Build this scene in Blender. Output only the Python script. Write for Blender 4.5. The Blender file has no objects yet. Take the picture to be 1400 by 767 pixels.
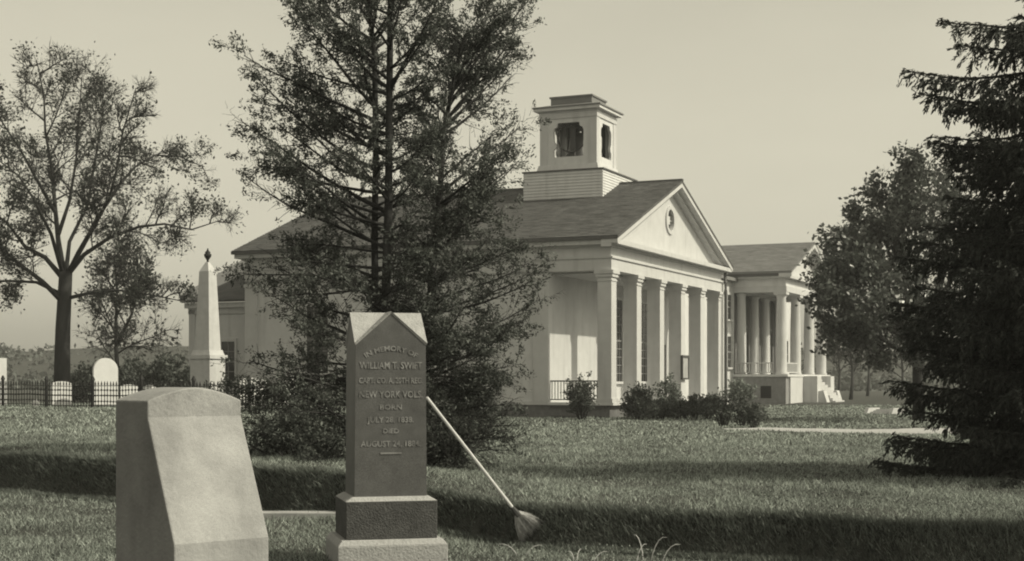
import bpy, math, random
import numpy as np
from mathutils import Vector, Matrix

sc = bpy.context.scene
COL = sc.collection
R = math.radians
random.seed(7)
rng = np.random.default_rng(11)

# ------------------------------------------------------------------ camera, sky, sun, exposure
EYE = 1.66
cam_d = bpy.data.cameras.new('camera')
cam = bpy.data.objects.new('camera', cam_d)
COL.objects.link(cam)
cam.location = (0, 0, EYE)
cam.rotation_euler = (R(90), 0, 0)
cam_d.sensor_width = 36.0
cam_d.lens = 36.0 * 2000 / 1400
cam_d.shift_y = 0.0975
cam_d.clip_start = 0.1
cam_d.clip_end = 6000
sc.camera = cam

SUN_EL, SUN_AZ = 42.0, 103.0           # azimuth clockwise from +Y (view direction)
world = bpy.data.worlds.new('World')
sc.world = world
world.use_nodes = True
nt = world.node_tree
nt.nodes.clear()
sky = nt.nodes.new('ShaderNodeTexSky')
sky.sky_type = 'NISHITA'
sky.sun_disc = False
sky.sun_elevation = R(SUN_EL)
sky.sun_rotation = R(SUN_AZ)
sky.dust_density = 2.5
sky.air_density = 1.6
bw = nt.nodes.new('ShaderNodeRGBToBW')
gm = nt.nodes.new('ShaderNodeMath'); gm.operation = 'POWER'; gm.inputs[1].default_value = 0.8
ml = nt.nodes.new('ShaderNodeMath'); ml.operation = 'MULTIPLY'; ml.inputs[1].default_value = 2.0
tint = nt.nodes.new('ShaderNodeMix'); tint.data_type = 'RGBA'; tint.blend_type = 'MULTIPLY'
tint.inputs[0].default_value = 1.0
tint.inputs[7].default_value = (1.0, 0.95, 0.755, 1)
bg = nt.nodes.new('ShaderNodeBackground'); bg.inputs[1].default_value = 0.13
out = nt.nodes.new('ShaderNodeOutputWorld')
nt.links.new(sky.outputs[0], bw.inputs[0])
nt.links.new(bw.outputs[0], gm.inputs[0])
nt.links.new(gm.outputs[0], ml.inputs[0])
tcw = nt.nodes.new('ShaderNodeTexCoord'); nzw = nt.nodes.new('ShaderNodeTexNoise'); mpw = nt.nodes.new('ShaderNodeMapping')
mpw.inputs['Scale'].default_value = (2.2, 2.2, 6.0); nzw.inputs['Scale'].default_value = 1.6; nzw.inputs['Detail'].default_value = 7
mrw = nt.nodes.new('ShaderNodeMapRange'); mrw.inputs[1].default_value = 0.3; mrw.inputs[2].default_value = 0.7; mrw.inputs[3].default_value = 0.95; mrw.inputs[4].default_value = 1.05
mlw = nt.nodes.new('ShaderNodeMath'); mlw.operation = 'MULTIPLY'          # thin, even high haze
nt.links.new(tcw.outputs['Generated'], mpw.inputs[0]); nt.links.new(mpw.outputs[0], nzw.inputs[0]); nt.links.new(nzw.outputs[0], mrw.inputs[0])
nt.links.new(ml.outputs[0], mlw.inputs[0]); nt.links.new(mrw.outputs[0], mlw.inputs[1])
nt.links.new(mlw.outputs[0], tint.inputs[6])
nt.links.new(tint.outputs[2], bg.inputs[0])
nt.links.new(bg.outputs[0], out.inputs[0])

sun_d = bpy.data.lights.new('sun', 'SUN')
sun_d.energy = 4.3
sun_d.angle = R(1.0)
sun_d.color = (1.0, 0.945, 0.755)
sun = bpy.data.objects.new('sun', sun_d)
COL.objects.link(sun)
az, el = R(SUN_AZ), R(SUN_EL)
S = Vector((math.sin(az) * math.cos(el), math.cos(az) * math.cos(el), math.sin(el)))
sun.rotation_euler = S.to_track_quat('Z', 'Y').to_euler()
sun.location = S * 60

sc.view_settings.view_transform = 'Standard'
sc.view_settings.look = 'None'
sc.view_settings.exposure = -0.25
sc.view_settings.gamma = 1.0
sc.render.film_transparent = False
sc.cycles.pixel_filter_type = 'BLACKMAN_HARRIS'
sc.cycles.filter_width = 2.0


# ------------------------------------------------------------------ materials
def mat(name, v, amp=0.12, scale=3.0, rough=0.85, bump=0.0, bscale=40.0, col=(1, 1, 1), spec=0.2, metal=0.0, stretch=None, island=0.0,
        streak=0.0, grain=0.0):
    m = bpy.data.materials.new(name)
    m.use_nodes = True
    n = m.node_tree
    b = n.nodes['Principled BSDF']
    b.inputs['Roughness'].default_value = rough
    b.inputs['Metallic'].default_value = metal
    b.inputs['Specular IOR Level'].default_value = spec
    tc = n.nodes.new('ShaderNodeTexCoord')
    mp = n.nodes.new('ShaderNodeMapping')
    if stretch: mp.inputs['Scale'].default_value = stretch
    n.links.new(tc.outputs['Object'], mp.inputs[0])
    nz = n.nodes.new('ShaderNodeTexNoise')
    nz.inputs['Scale'].default_value = scale
    nz.inputs['Detail'].default_value = 6
    nz.inputs['Roughness'].default_value = 0.65
    n.links.new(mp.outputs[0], nz.inputs[0])
    mr = n.nodes.new('ShaderNodeMapRange')
    mr.inputs[1].default_value = 0.25; mr.inputs[2].default_value = 0.75
    mr.inputs[3].default_value = 1 - amp; mr.inputs[4].default_value = 1 + amp
    n.links.new(nz.outputs[0], mr.inputs[0])
    val = mr.outputs[0]
    def mul(a, bsock):
        q = n.nodes.new('ShaderNodeMath'); q.operation = 'MULTIPLY'
        n.links.new(a, q.inputs[0]); n.links.new(bsock, q.inputs[1])
        return q.outputs[0]
    if streak:
        mp2 = n.nodes.new('ShaderNodeMapping'); mp2.inputs['Scale'].default_value = (1, 1, 0.12)
        n.links.new(tc.outputs['Object'], mp2.inputs[0])
        n2 = n.nodes.new('ShaderNodeTexNoise'); n2.inputs['Scale'].default_value = 2.6; n2.inputs['Detail'].default_value = 5
        n.links.new(mp2.outputs[0], n2.inputs[0])
        r2 = n.nodes.new('ShaderNodeMapRange'); r2.inputs[1].default_value = 0.52; r2.inputs[2].default_value = 0.8
        r2.inputs[3].default_value = 1.0; r2.inputs[4].default_value = 1 - streak
        n.links.new(n2.outputs[0], r2.inputs[0])
        val = mul(val, r2.outputs[0])
    if grain:
        n3 = n.nodes.new('ShaderNodeTexNoise'); n3.inputs['Scale'].default_value = 220; n3.inputs['Detail'].default_value = 3
        n.links.new(tc.outputs['Object'], n3.inputs[0])
        r3 = n.nodes.new('ShaderNodeMapRange'); r3.inputs[1].default_value = 0.3; r3.inputs[2].default_value = 0.7
        r3.inputs[3].default_value = 1 - grain; r3.inputs[4].default_value = 1 + grain
        n.links.new(n3.outputs[0], r3.inputs[0])
        val = mul(val, r3.outputs[0])
    if island:
        gi = n.nodes.new('ShaderNodeNewGeometry')
        r4 = n.nodes.new('ShaderNodeMapRange'); r4.inputs[3].default_value = 1 - island; r4.inputs[4].default_value = 1 + island
        n.links.new(gi.outputs['Random Per Island'], r4.inputs[0])
        val = mul(val, r4.outputs[0])
    mx = n.nodes.new('ShaderNodeMix'); mx.data_type = 'RGBA'; mx.blend_type = 'MULTIPLY'; mx.inputs[0].default_value = 1.0
    mx.inputs[6].default_value = (v * col[0], v * col[1], v * col[2], 1)
    cb = n.nodes.new('ShaderNodeCombineColor')
    for i in range(3): n.links.new(val, cb.inputs[i])
    n.links.new(cb.outputs[0], mx.inputs[7])
    n.links.new(mx.outputs[2], b.inputs['Base Color'])
    if bump:
        nb = n.nodes.new('ShaderNodeTexNoise'); nb.inputs['Scale'].default_value = bscale; nb.inputs['Detail'].default_value = 5
        n.links.new(tc.outputs['Object'], nb.inputs[0])
        bp = n.nodes.new('ShaderNodeBump'); bp.inputs['Strength'].default_value = bump; bp.inputs['Distance'].default_value = 0.02
        n.links.new(nb.outputs[0], bp.inputs['Height'])
        n.links.new(bp.outputs[0], b.inputs['Normal'])
    m['col_out'] = 0
    return m


def leaf_mat(name, v, island=0.5, rough=0.6, spec=0.3, trans=0.25, scale=0.6, amp=0.25):
    m = mat(name, v, amp=amp, scale=scale, rough=rough, spec=spec, col=(0.98, 1.07, 0.98), island=island)
    n = m.node_tree
    b = n.nodes['Principled BSDF']
    o = n.nodes['Material Output']
    t = n.nodes.new('ShaderNodeBsdfTranslucent')
    src = b.inputs['Base Color'].links[0].from_socket
    n.links.new(src, t.inputs[0])
    mx = n.nodes.new('ShaderNodeMixShader'); mx.inputs[0].default_value = trans
    n.links.new(b.outputs[0], mx.inputs[1]); n.links.new(t.outputs[0], mx.inputs[2])
    n.links.new(mx.outputs[0], o.inputs[0])
    return m


M = {}
M['white'] = mat('white_paint', 0.53, 0.08, 1.6, 0.7, streak=0.2, bump=0.1, bscale=8)
M['white2'] = mat('white_board_paint', 0.60, 0.08, 2.0, 0.75, streak=0.18)
M['slate'] = mat('slate_shingle', 0.10, 0.25, 1.5, 0.8, island=0.22, streak=0.2, grain=0.15)
M['slate2'] = mat('grey_wood_shingle', 0.19, 0.18, 1.5, 0.85, island=0.15, grain=0.15)
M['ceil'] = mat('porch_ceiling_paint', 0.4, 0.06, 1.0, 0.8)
M['roof'] = mat('slate_roof', 0.095, 0.3, 1.3, 0.85, bump=0.3, bscale=14, streak=0.2, grain=0.12)
M['roof2'] = mat('grey_shingle_roof', 0.19, 0.15, 1.2, 0.9, bump=0.3, bscale=14, grain=0.12)
M['trimdark'] = mat('dark_gutter_metal', 0.10, 0.1, 3, 0.6)
M['brick'] = mat('dark_brick_footing', 0.16, 0.3, 5, 0.9, bump=0.3, bscale=20)
M['greystone'] = mat('grey_stone_footing', 0.24, 0.25, 3, 0.9, bump=0.3, bscale=12)
M['glass'] = mat('window_glass', 0.03, 0.3, 1.5, 0.12, spec=0.6)
M['inside'] = mat('interior_shade', 0.03, 0.1, 2, 0.9)  # near-black colour stands in for shade inside the belfry and openings
M['bell'] = mat('old_bronze', 0.07, 0.2, 4, 0.5, metal=0.6)
M['granite'] = mat('polished_dark_granite', 0.105, 0.22, 7, 0.5, spec=0.3, grain=0.45, streak=0.25)
M['granite_rough'] = mat('tooled_dark_granite', 0.075, 0.3, 9, 0.75, bump=0.6, bscale=60, grain=0.4)
M['granite_light'] = mat('light_cut_granite', 0.36, 0.15, 9, 0.85, grain=0.3, bump=0.5, bscale=45)
M['letter'] = mat('cut_letter_frost', 0.24, 0.6, 14, 0.9)
M['marble'] = mat('weathered_marble', 0.32, 0.34, 1.6, 0.8, streak=0.3, grain=0.22, bump=0.35, bscale=30)
M['marble_white'] = mat('white_marble', 0.47, 0.14, 3.0, 0.75, streak=0.15)
M['gravewhite'] = mat('bright_marble', 0.66, 0.1, 3.0, 0.75, streak=0.12)
M['marble_grey'] = mat('grey_marble', 0.36, 0.18, 3.0, 0.8, streak=0.3)
M['iron'] = mat('black_iron', 0.022, 0.2, 4, 0.6, metal=0.2)
M['wood'] = mat('pale_ash_wood', 0.62, 0.12, 8, 0.7)
M['straw'] = mat('dry_straw', 0.48, 0.3, 30, 0.9, island=0.3)
M['bark'] = mat('dark_bark', 0.035, 0.35, 6, 0.95, bump=0.8, bscale=25, stretch=(1, 1, 0.3))
M['bark2'] = mat('grey_bark', 0.06, 0.35, 6, 0.95, bump=0.6, bscale=25, stretch=(1, 1, 0.3))
M['hemlock'] = leaf_mat('evergreen_foliage', 0.09, 0.55, trans=0.2)
M['spruce'] = leaf_mat('spruce_needles', 0.048, 0.4, trans=0.08, spec=0.15)
M['glossy'] = leaf_mat('glossy_leaves', 0.085, 0.6, rough=0.35, spec=0.6, trans=0.25)
M['spring'] = leaf_mat('young_leaves', 0.06, 0.5, trans=0.3)
M['shrub'] = leaf_mat('shrub_leaves', 0.085, 0.5, trans=0.2)
M['shrub_pale'] = leaf_mat('flowering_shrub_leaves', 0.2, 0.6, trans=0.3)
M['woods'] = leaf_mat('distant_foliage', 0.075, 0.3, trans=0.1, scale=0.05)
M['grass'] = leaf_mat('meadow_grass', 0.30, 0.9, trans=0.35, rough=0.7, scale=0.5, amp=0.4)
M['drygrass'] = leaf_mat('dry_grass', 0.27, 0.5, trans=0.3)
M['bankgrass'] = leaf_mat('bank_grass', 0.17, 0.6, trans=0.15)  # darker copy of the meadow grass, shade of the bank put into its colour
M['lowweed'] = leaf_mat('low_weed_leaves', 0.11, 0.5, trans=0.2)
M['ground'] = mat('turf', 0.055, 0.4, 2.2, 0.95, col=(1, 1.04, 0.95), bump=1.0, bscale=30, grain=0.3)
M['path'] = mat('pale_gravel', 0.40, 0.14, 1.5, 0.95, bump=0.3, bscale=60, grain=0.15)
M['board'] = mat('notice_paper', 0.55, 0.1, 5, 0.8)
M['greymuntin'] = mat('weathered_sash_paint', 0.2, 0.1, 5, 0.8)
M['portico_shade'] = mat('portico_shade_grey', 0.13, 0.2, 1.5, 0.9)  # shade under the portico, put into the colour
M['darkwood'] = mat('dark_frame', 0.08, 0.1, 5, 0.7)


# ------------------------------------------------------------------ mesh helpers
class MB:
    def __init__(s): s.v = []; s.f = []
    def quad(s, *p):
        b = len(s.v); s.v += [tuple(q) for q in p]; s.f.append(tuple(range(b, b + len(p))))
    def box(s, x0, x1, y0, y1, z0, z1):
        b = len(s.v)
        s.v += [(x, y, z) for z in (z0, z1) for (x, y) in ((x0, y0), (x1, y0), (x1, y1), (x0, y1))]
        s.f += [tuple(b + i for i in q) for q in ((3, 2, 1, 0), (4, 5, 6, 7), (0, 1, 5, 4), (1, 2, 6, 5), (2, 3, 7, 6), (3, 0, 4, 7))]
        return s
    def frust(s, x0, x1, y0, y1, z0, X0, X1, Y0, Y1, z1):
        b = len(s.v)
        s.v += [(x0, y0, z0), (x1, y0, z0), (x1, y1, z0), (x0, y1, z0), (X0, Y0, z1), (X1, Y0, z1), (X1, Y1, z1), (X0, Y1, z1)]
        s.f += [tuple(b + i for i in q) for q in ((3, 2, 1, 0), (4, 5, 6, 7), (0, 1, 5, 4), (1, 2, 6, 5), (2, 3, 7, 6), (3, 0, 4, 7))]
        return s
    def hexa(s, pts):
        b = len(s.v); s.v += [tuple(p) for p in pts]
        s.f += [tuple(b + i for i in q) for q in ((3, 2, 1, 0), (4, 5, 6, 7), (0, 1, 5, 4), (1, 2, 6, 5), (2, 3, 7, 6), (3, 0, 4, 7))]
        return s
    def tube(s, pts, rad, n=6, caps=True):
        pts = [Vector(p) for p in pts]
        b = len(s.v)
        for i, p in enumerate(pts):
            a = pts[max(0, i - 1)]; c = pts[min(len(pts) - 1, i + 1)]
            d = (c - a)
            d = d.normalized() if d.length > 1e-9 else Vector((0, 0, 1))
            u = d.cross(Vector((0.31, 0.17, 0.93)))
            if u.length < 0.05: u = d.cross(Vector((1, 0, 0)))
            u.normalize(); w = d.cross(u)
            r = rad[i] if hasattr(rad, '__len__') else rad
            for k in range(n):
                t = 2 * math.pi * k / n
                s.v.append(tuple(p + (u * math.cos(t) + w * math.sin(t)) * r))
        for i in range(len(pts) - 1):
            for k in range(n):
                k2 = (k + 1) % n
                s.f.append((b + i * n + k, b + i * n + k2, b + (i + 1) * n + k2, b + (i + 1) * n + k))
        if caps:
            s.f.append(tuple(b + k for k in range(n))[::-1])
            s.f.append(tuple(b + (len(pts) - 1) * n + k for k in range(n)))
        return s
    def lathe(s, prof, cx=0, cy=0, n=16):
        b = len(s.v)
        for (r, z) in prof:
            for k in range(n):
                t = 2 * math.pi * k / n
                s.v.append((cx + r * math.cos(t), cy + r * math.sin(t), z))
        for i in range(len(prof) - 1):
            for k in range(n):
                k2 = (k + 1) % n
                s.f.append((b + i * n + k, b + i * n + k2, b + (i + 1) * n + k2, b + (i + 1) * n + k))
        s.f.append(tuple(b + k for k in range(n))[::-1])
        s.f.append(tuple(b + (len(prof) - 1) * n + k for k in range(n)))
        return s
    def clap(s, p0, p1, z0, z1, nrm, pitch=0.14, proud=0.022):
        """rows of clapboards on a wall from p0 to p1 (xy), outward normal nrm (xy)"""
        k = int(round((z1 - z0) / pitch)); h = (z1 - z0) / k
        for i in range(k):
            a = z0 + i * h; b = a + h
            q0 = (p0[0] + nrm[0] * proud, p0[1] + nrm[1] * proud); q1 = (p1[0] + nrm[0] * proud, p1[1] + nrm[1] * proud)
            s.quad((q0[0], q0[1], a), (q1[0], q1[1], a), (p1[0], p1[1], b), (p0[0], p0[1], b))
            s.quad((p0[0], p0[1], a), (p1[0], p1[1], a), (q1[0], q1[1], a), (q0[0], q0[1], a))
        return s
    def mesh(s, name, m, smooth=False):
        me = bpy.data.meshes.new(name)
        me.from_pydata(s.v, [], s.f)
        me.materials.append(m)
        if smooth:
            for p in me.polygons: p.use_smooth = True
        me.update()
        return me
    def build(s, name, m, parent=None, smooth=False, loc=None, rot=None, bevel=0):
        o = bpy.data.objects.new(name, s.mesh(name, m, smooth))
        COL.objects.link(o)
        if parent: o.parent = parent
        if loc: o.location = loc
        if rot: o.rotation_euler = rot
        if bevel:
            bv = o.modifiers.new('bevel', 'BEVEL'); bv.width = bevel; bv.segments = 2; bv.limit_method = 'ANGLE'
        return o


def thing(name, label, cat, loc=(0, 0, 0), rz=0, group=None):
    o = bpy.data.objects.new(name, None)
    COL.objects.link(o); o.location = loc; o.rotation_euler = (0, 0, rz); o.empty_display_size = 0.3
    tag(o, label, cat, group)
    return o


def tag(o, label, cat, group=None):
    o['label'] = label; o['category'] = cat
    if group: o['group'] = group
    return o


def struct(o, k='structure'):
    o['kind'] = k
    return o


def flat_shape(name, outer, holes, depth, m, parent=None, to=None):
    """polygon with holes (2-D), thickness depth; to(x, y, t) -> 3-D"""
    cu = bpy.data.curves.new(name, 'CURVE'); cu.dimensions = '2D'; cu.fill_mode = 'BOTH'; cu.extrude = depth / 2
    for loop in [outer] + holes:
        sp = cu.splines.new('POLY'); sp.points.add(len(loop) - 1)
        for i, p in enumerate(loop): sp.points[i].co = (p[0], p[1], 0, 1)
        sp.use_cyclic_u = True
    to_ob = bpy.data.objects.new('tmp', cu); COL.objects.link(to_ob)
    dg = bpy.context.evaluated_depsgraph_get()
    me = bpy.data.meshes.new_from_object(to_ob.evaluated_get(dg))
    bpy.data.objects.remove(to_ob); bpy.data.curves.remove(cu)
    me.name = name
    if to:
        for v in me.vertices: v.co = Vector(to(v.co.x, v.co.y, v.co.z))
    me.materials.clear(); me.materials.append(m)
    o = bpy.data.objects.new(name, me); COL.objects.link(o)
    if parent: o.parent = parent
    return o


def np_mesh(name, verts, nper, m):
    """verts (N*nper,3): N separate polygons of nper vertices"""
    me = bpy.data.meshes.new(name)
    nv = len(verts); nf = nv // nper
    me.vertices.add(nv); me.vertices.foreach_set('co', verts.astype(np.float32).ravel())
    me.loops.add(nv); me.loops.foreach_set('vertex_index', np.arange(nv, dtype=np.int32))
    me.polygons.add(nf); me.polygons.foreach_set('loop_start', np.arange(0, nv, nper, dtype=np.int32))
    try: me.polygons.foreach_set('loop_total', np.full(nf, nper, dtype=np.int32))
    except Exception: pass
    me.materials.append(m); me.update(calc_edges=True)
    return me


def np_obj(name, verts, nper, m, parent=None, local=None):
    if local is not None: verts = verts - np.array(local)
    o = bpy.data.objects.new(name, np_mesh(name, verts, nper, m)); COL.objects.link(o)
    if parent: o.parent = parent
    return o


def copy_thing(root, loc, rz, label=None, group=None, scale=None):
    r = root.copy(); COL.objects.link(r); r.location = loc; r.rotation_euler = (0, 0, rz)
    if scale: r.scale = (scale,) * 3 if not hasattr(scale, '__len__') else scale
    if label: r['label'] = label
    if group: r['group'] = group
    for ch in list(root.children):
        c = ch.copy(); COL.objects.link(c); c.parent = r
        for g in list(ch.children):
            d = g.copy(); COL.objects.link(d); d.parent = c
    return r


# ------------------------------------------------------------------ terrain
FX = [-40, -12, -7.6, -2.1, 0.35, 3, 6, 12, 40]
FY = [44, 25.5, 21.8, 17.3, 14.55, 12.9, 11.8, 10.5, 6]


def sst(a, b, x):
    t = np.clip((x - a) / (b - a), 0, 1)
    return t * t * (3 - 2 * t)


def gz(x, y):
    x = np.asarray(x, float); y = np.asarray(y, float)
    d = (y - np.interp(x, FX, FY))
    wob = 0.10 * np.sin(x * 1.7 + 1.3) + 0.07 * np.sin(x * 4.1)
    ang = x / np.maximum(y, 5)
    lf = 1 - sst(-0.16, -0.02, ang)
    zl = 0.56 + 0.05 * sst(25, 58, y) - 0.5 * sst(62, 85, y)
    zr = 0.40 - 0.40 * sst(18, 60, y) + 0.18 * sst(85, 98, y) * sst(0.1, 0.2, ang) - 0.2 * sst(115, 200, y)
    top = zl * lf + zr * (1 - lf)
    bank = 0.92 * sst(0.0, 0.26, d + wob) + 0.08 * sst(0.2, 1.5, d)
    bump = 0.03 * np.sin(x * 0.9 + y * 0.35) * np.cos(y * 0.5 - x * 0.2) + 0.02 * np.sin(x * 2.3 + 0.7) * np.sin(y * 1.9)
    return top * bank + bump * sst(10, 16, y) * (1 - sst(60, 90, y))


xs = np.concatenate([np.array([-2500, -900, -400, -200, -120, -80, -60]), np.linspace(-45, -12.5, 60), np.linspace(-12, 12, 161),
                     np.linspace(12.5, 45, 60), np.array([60, 80, 120, 200, 400, 900, 2500])])
ys = np.concatenate([np.array([-60, -20, 0, 5, 8]), np.linspace(9, 26, 150), np.linspace(26.3, 75, 120), np.linspace(76, 130, 40),
                     np.array([150, 180, 230, 300, 450, 700, 1200, 2500, 4500])])
X, Y = np.meshgrid(xs, ys)
Z = gz(X, Y)
V = np.stack([X, Y, Z], -1).reshape(-1, 3)
nx, ny = len(xs), len(ys)
me = bpy.data.meshes.new('ground')
F = [(j * nx + i, j * nx + i + 1, (j + 1) * nx + i + 1, (j + 1) * nx + i) for j in range(ny - 1) for i in range(nx - 1)]
me.from_pydata(V.tolist(), [], F); me.materials.append(M['ground'])
for p in me.polygons: p.use_smooth = True
ground = struct(bpy.data.objects.new('ground', me)); COL.objects.link(ground)

# pale gravel path crossing the lawn
PATH = [(1.5, 49.5), (6.5, 46.0), (12, 43.4), (19, 42.3), (30, 42), (44, 42)]
PXa = [p[0] for p in PATH]; PYa = [p[1] for p in PATH]
def pwid(x): return 1.0 + 3.6 * sst(5, 13, x)
pv, pf = [], []
tt = np.linspace(6.6, 44, 260)
for i, x in enumerate(tt):
    yc = float(np.interp(x, PXa, PYa))
    PW_ = pwid(x)
    for k, off in enumerate((-PW_, -PW_ * 0.5, 0, PW_ * 0.5, PW_)):
        wv = 0.16 * math.sin(x * 2.1 + k) + 0.14 * math.sin(x * 5.3 + 2 * k) + 0.1 * math.sin(x * 11.0) if k in (0, 4) else 0
        y = yc + off + wv
        pv.append((x, y, float(gz(x, y)) + (0.03 if k not in (0, 4) else 0.006)))
    if i:
        for k in range(4): pf.append(((i - 1) * 5 + k, i * 5 + k, i * 5 + k + 1, (i - 1) * 5 + k + 1))
me = bpy.data.meshes.new('gravel_path'); me.from_pydata(pv, [], pf); me.materials.append(M['path'])
gp = struct(bpy.data.objects.new('gravel_path', me)); COL.objects.link(gp)

# ------------------------------------------------------------------ church (local x = along the front, y = back along the side)
CH = (4.35, 64.0, 0.0)
ANG = math.atan2(0.915, 0.404)
church = thing('church', 'white Greek revival church with square pillared porch and square belfry on its roof', 'church', CH, ANG)
WID, LEN = 17.7, 19.1
CX = WID / 2
EZ, RZ = 7.95, 11.49
OV = 0.55
SL = (RZ - EZ) / (CX + OV)


def cb(name, m, *boxes, parent=church, bevel=0):
    b = MB()
    for q in boxes: b.box(*q)
    return b.build(name, M[m], parent, bevel=bevel)


cb('foundation', 'brick', (0.12, WID - 0.12, 0.12, LEN - 0.1, -0.6, 0.56))
cb('porch_floor', 'white2', (-0.06, WID + 0.06, -0.1, 3.0, 0.56, 0.68))
cb('water_table', 'white', (0.05, WID - 0.05, 3.003, LEN, 0.563, 0.72))
# piers
for k in range(6):
    s0 = k * 3.41
    b = MB(); b.box(s0, s0 + 0.65, 0, 0.65, 0.68, 6.2)
    p = b.build('pier', M['white'], church)
    c = MB(); c.box(s0 - 0.07, s0 + 0.72, -0.07, 0.72, 6.2, 6.34); c.box(s0 - 0.12, s0 + 0.77, -0.12, 0.77, 6.34, 6.5)
    c.box(s0 - 0.03, s0 + 0.68, -0.03, 0.68, 6.02, 6.08)
    c.build('capital', M['white'], p)
    c = MB(); c.box(s0 - 0.06, s0 + 0.71, -0.06, 0.71, 0.683, 0.86); c.build('plinth', M['white'], p)
# entablature
e = MB()
e.box(0, WID, 0, 0.65, 6.5, 7.02); e.box(0, 0.65, 0.65, LEN, 6.5, 7.02); e.box(WID - 0.65, WID, 0.65, LEN, 6.5, 7.02)
e.box(0.65, WID - 0.65, LEN - 0.6, LEN, 6.5, 7.02)
e.build('architrave', M['white'], church)
e = MB()
e.box(-0.07, WID + 0.07, -0.07, 0.6, 7.02, 7.11); e.box(-0.07, 0.6, 0.6, LEN + 0.07, 7.02, 7.11); e.box(WID - 0.6, WID + 0.07, 0.6, LEN + 0.07, 7.02, 7.11)
e.build('taenia', M['white'], church)
e = MB()
e.box(0.03, WID - 0.03, 0.03, 0.6, 7.11, 7.52); e.box(0.03, 0.6, 0.6, LEN, 7.11, 7.52); e.box(WID - 0.6, WID - 0.03, 0.6, LEN, 7.11, 7.52)
e.build('frieze', M['white2'], church)
e = MB()
e.box(-0.12, WID + 0.12, -0.12, 0.6, 7.52, 7.6); e.box(-0.42, WID + 0.42, -0.45, 0.7, 7.6, 7.8)
e.box(-0.12, 0.6, 0.6, LEN + 0.1, 7.52, 7.6); e.box(-0.42, 0.6, 0.7, LEN + 0.3, 7.6, 7.8)
e.box(WID - 0.6, WID + 0.12, 0.6, LEN + 0.1, 7.52, 7.6); e.box(WID - 0.6, WID + 0.42, 0.7, LEN + 0.3, 7.6, 7.8)
e.build('cornice', M['white'], church)
cb('gutter', 'trimdark', (-0.56, -0.42, -0.44, LEN + 0.4, 7.8, 7.94), (WID + 0.42, WID + 0.56, -0.44, LEN + 0.4, 7.8, 7.94))
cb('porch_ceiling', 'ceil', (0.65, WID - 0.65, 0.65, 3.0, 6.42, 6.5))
# cella walls


def shingles(parent, xa, xb, za, zb, y0, y1, m, pitch, wid, seed):
    g = random.Random(seed)
    L = math.hypot(xb - xa, zb - za); n = int(L / pitch)
    ux, uz = (xb - xa) / L, (zb - za) / L
    nx_, nz_ = -uz * (1 if ux > 0 else -1), abs(ux)
    b = MB()
    for i in range(n):
        d0, d1 = L * i / n, L * (i + 1) / n + 0.02
        y = y0 + 0.01 - (wid / 2 if i % 2 else 0)
        while y < y1:
            ya, yb_ = max(y, y0 + 0.01), min(y + wid * g.uniform(0.8, 1.2), y1 - 0.01)
            t = 0.022 + g.uniform(0, 0.01)
            def P(d, yy, h): return (xa + ux * d + nx_ * h, yy, za + uz * d + nz_ * h)
            if yb_ - ya > 0.05:
                b.quad(P(d0, ya, t), P(d0, yb_ - 0.008, t), P(d1, yb_ - 0.008, 0.006), P(d1, ya, 0.006))
                b.quad(P(d0, ya, 0.003), P(d0, yb_ - 0.008, 0.003), P(d0, yb_ - 0.008, t), P(d0, ya, t))
            y = yb_
            if yb_ >= y1 - 0.011: break
    return struct(b.build('shingle', M[m], parent), 'stuff')


wins_front = [(1.7 + 0, 0, 0)]
cb('front_wall', 'white', (0.1, WID - 0.1, 3.0, 3.2, 0.72, 6.498))
sw = MB()
sw.box(0.16, 0.3, 3.2, LEN - 0.05, 0.72, 6.498); sw.box(WID - 0.3, WID - 0.16, 3.2, LEN - 0.05, 0.72, 6.498)
sw.box(0.3, WID - 0.3, LEN - 0.25, LEN - 0.05, 0.72, 7.5)
sw.build('side_wall', M['white2'], church)
cl = MB()
cl.clap((0.16, 3.7), (0.16, LEN - 0.7), 0.72, 6.49, (-1, 0))
struct(cl.build('clapboard', M['white2'], church), 'stuff')
for (y0, y1) in ((3.0, 3.75), (LEN - 0.7, LEN)):
    cb('corner_pilaster', 'white', (0.04, 0.7, y0 + 0.003, y1, 0.721, 6.35), (-0.02, 0.76, y0 + 0.006, y1 + 0.02, 6.2, 6.36))


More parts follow.
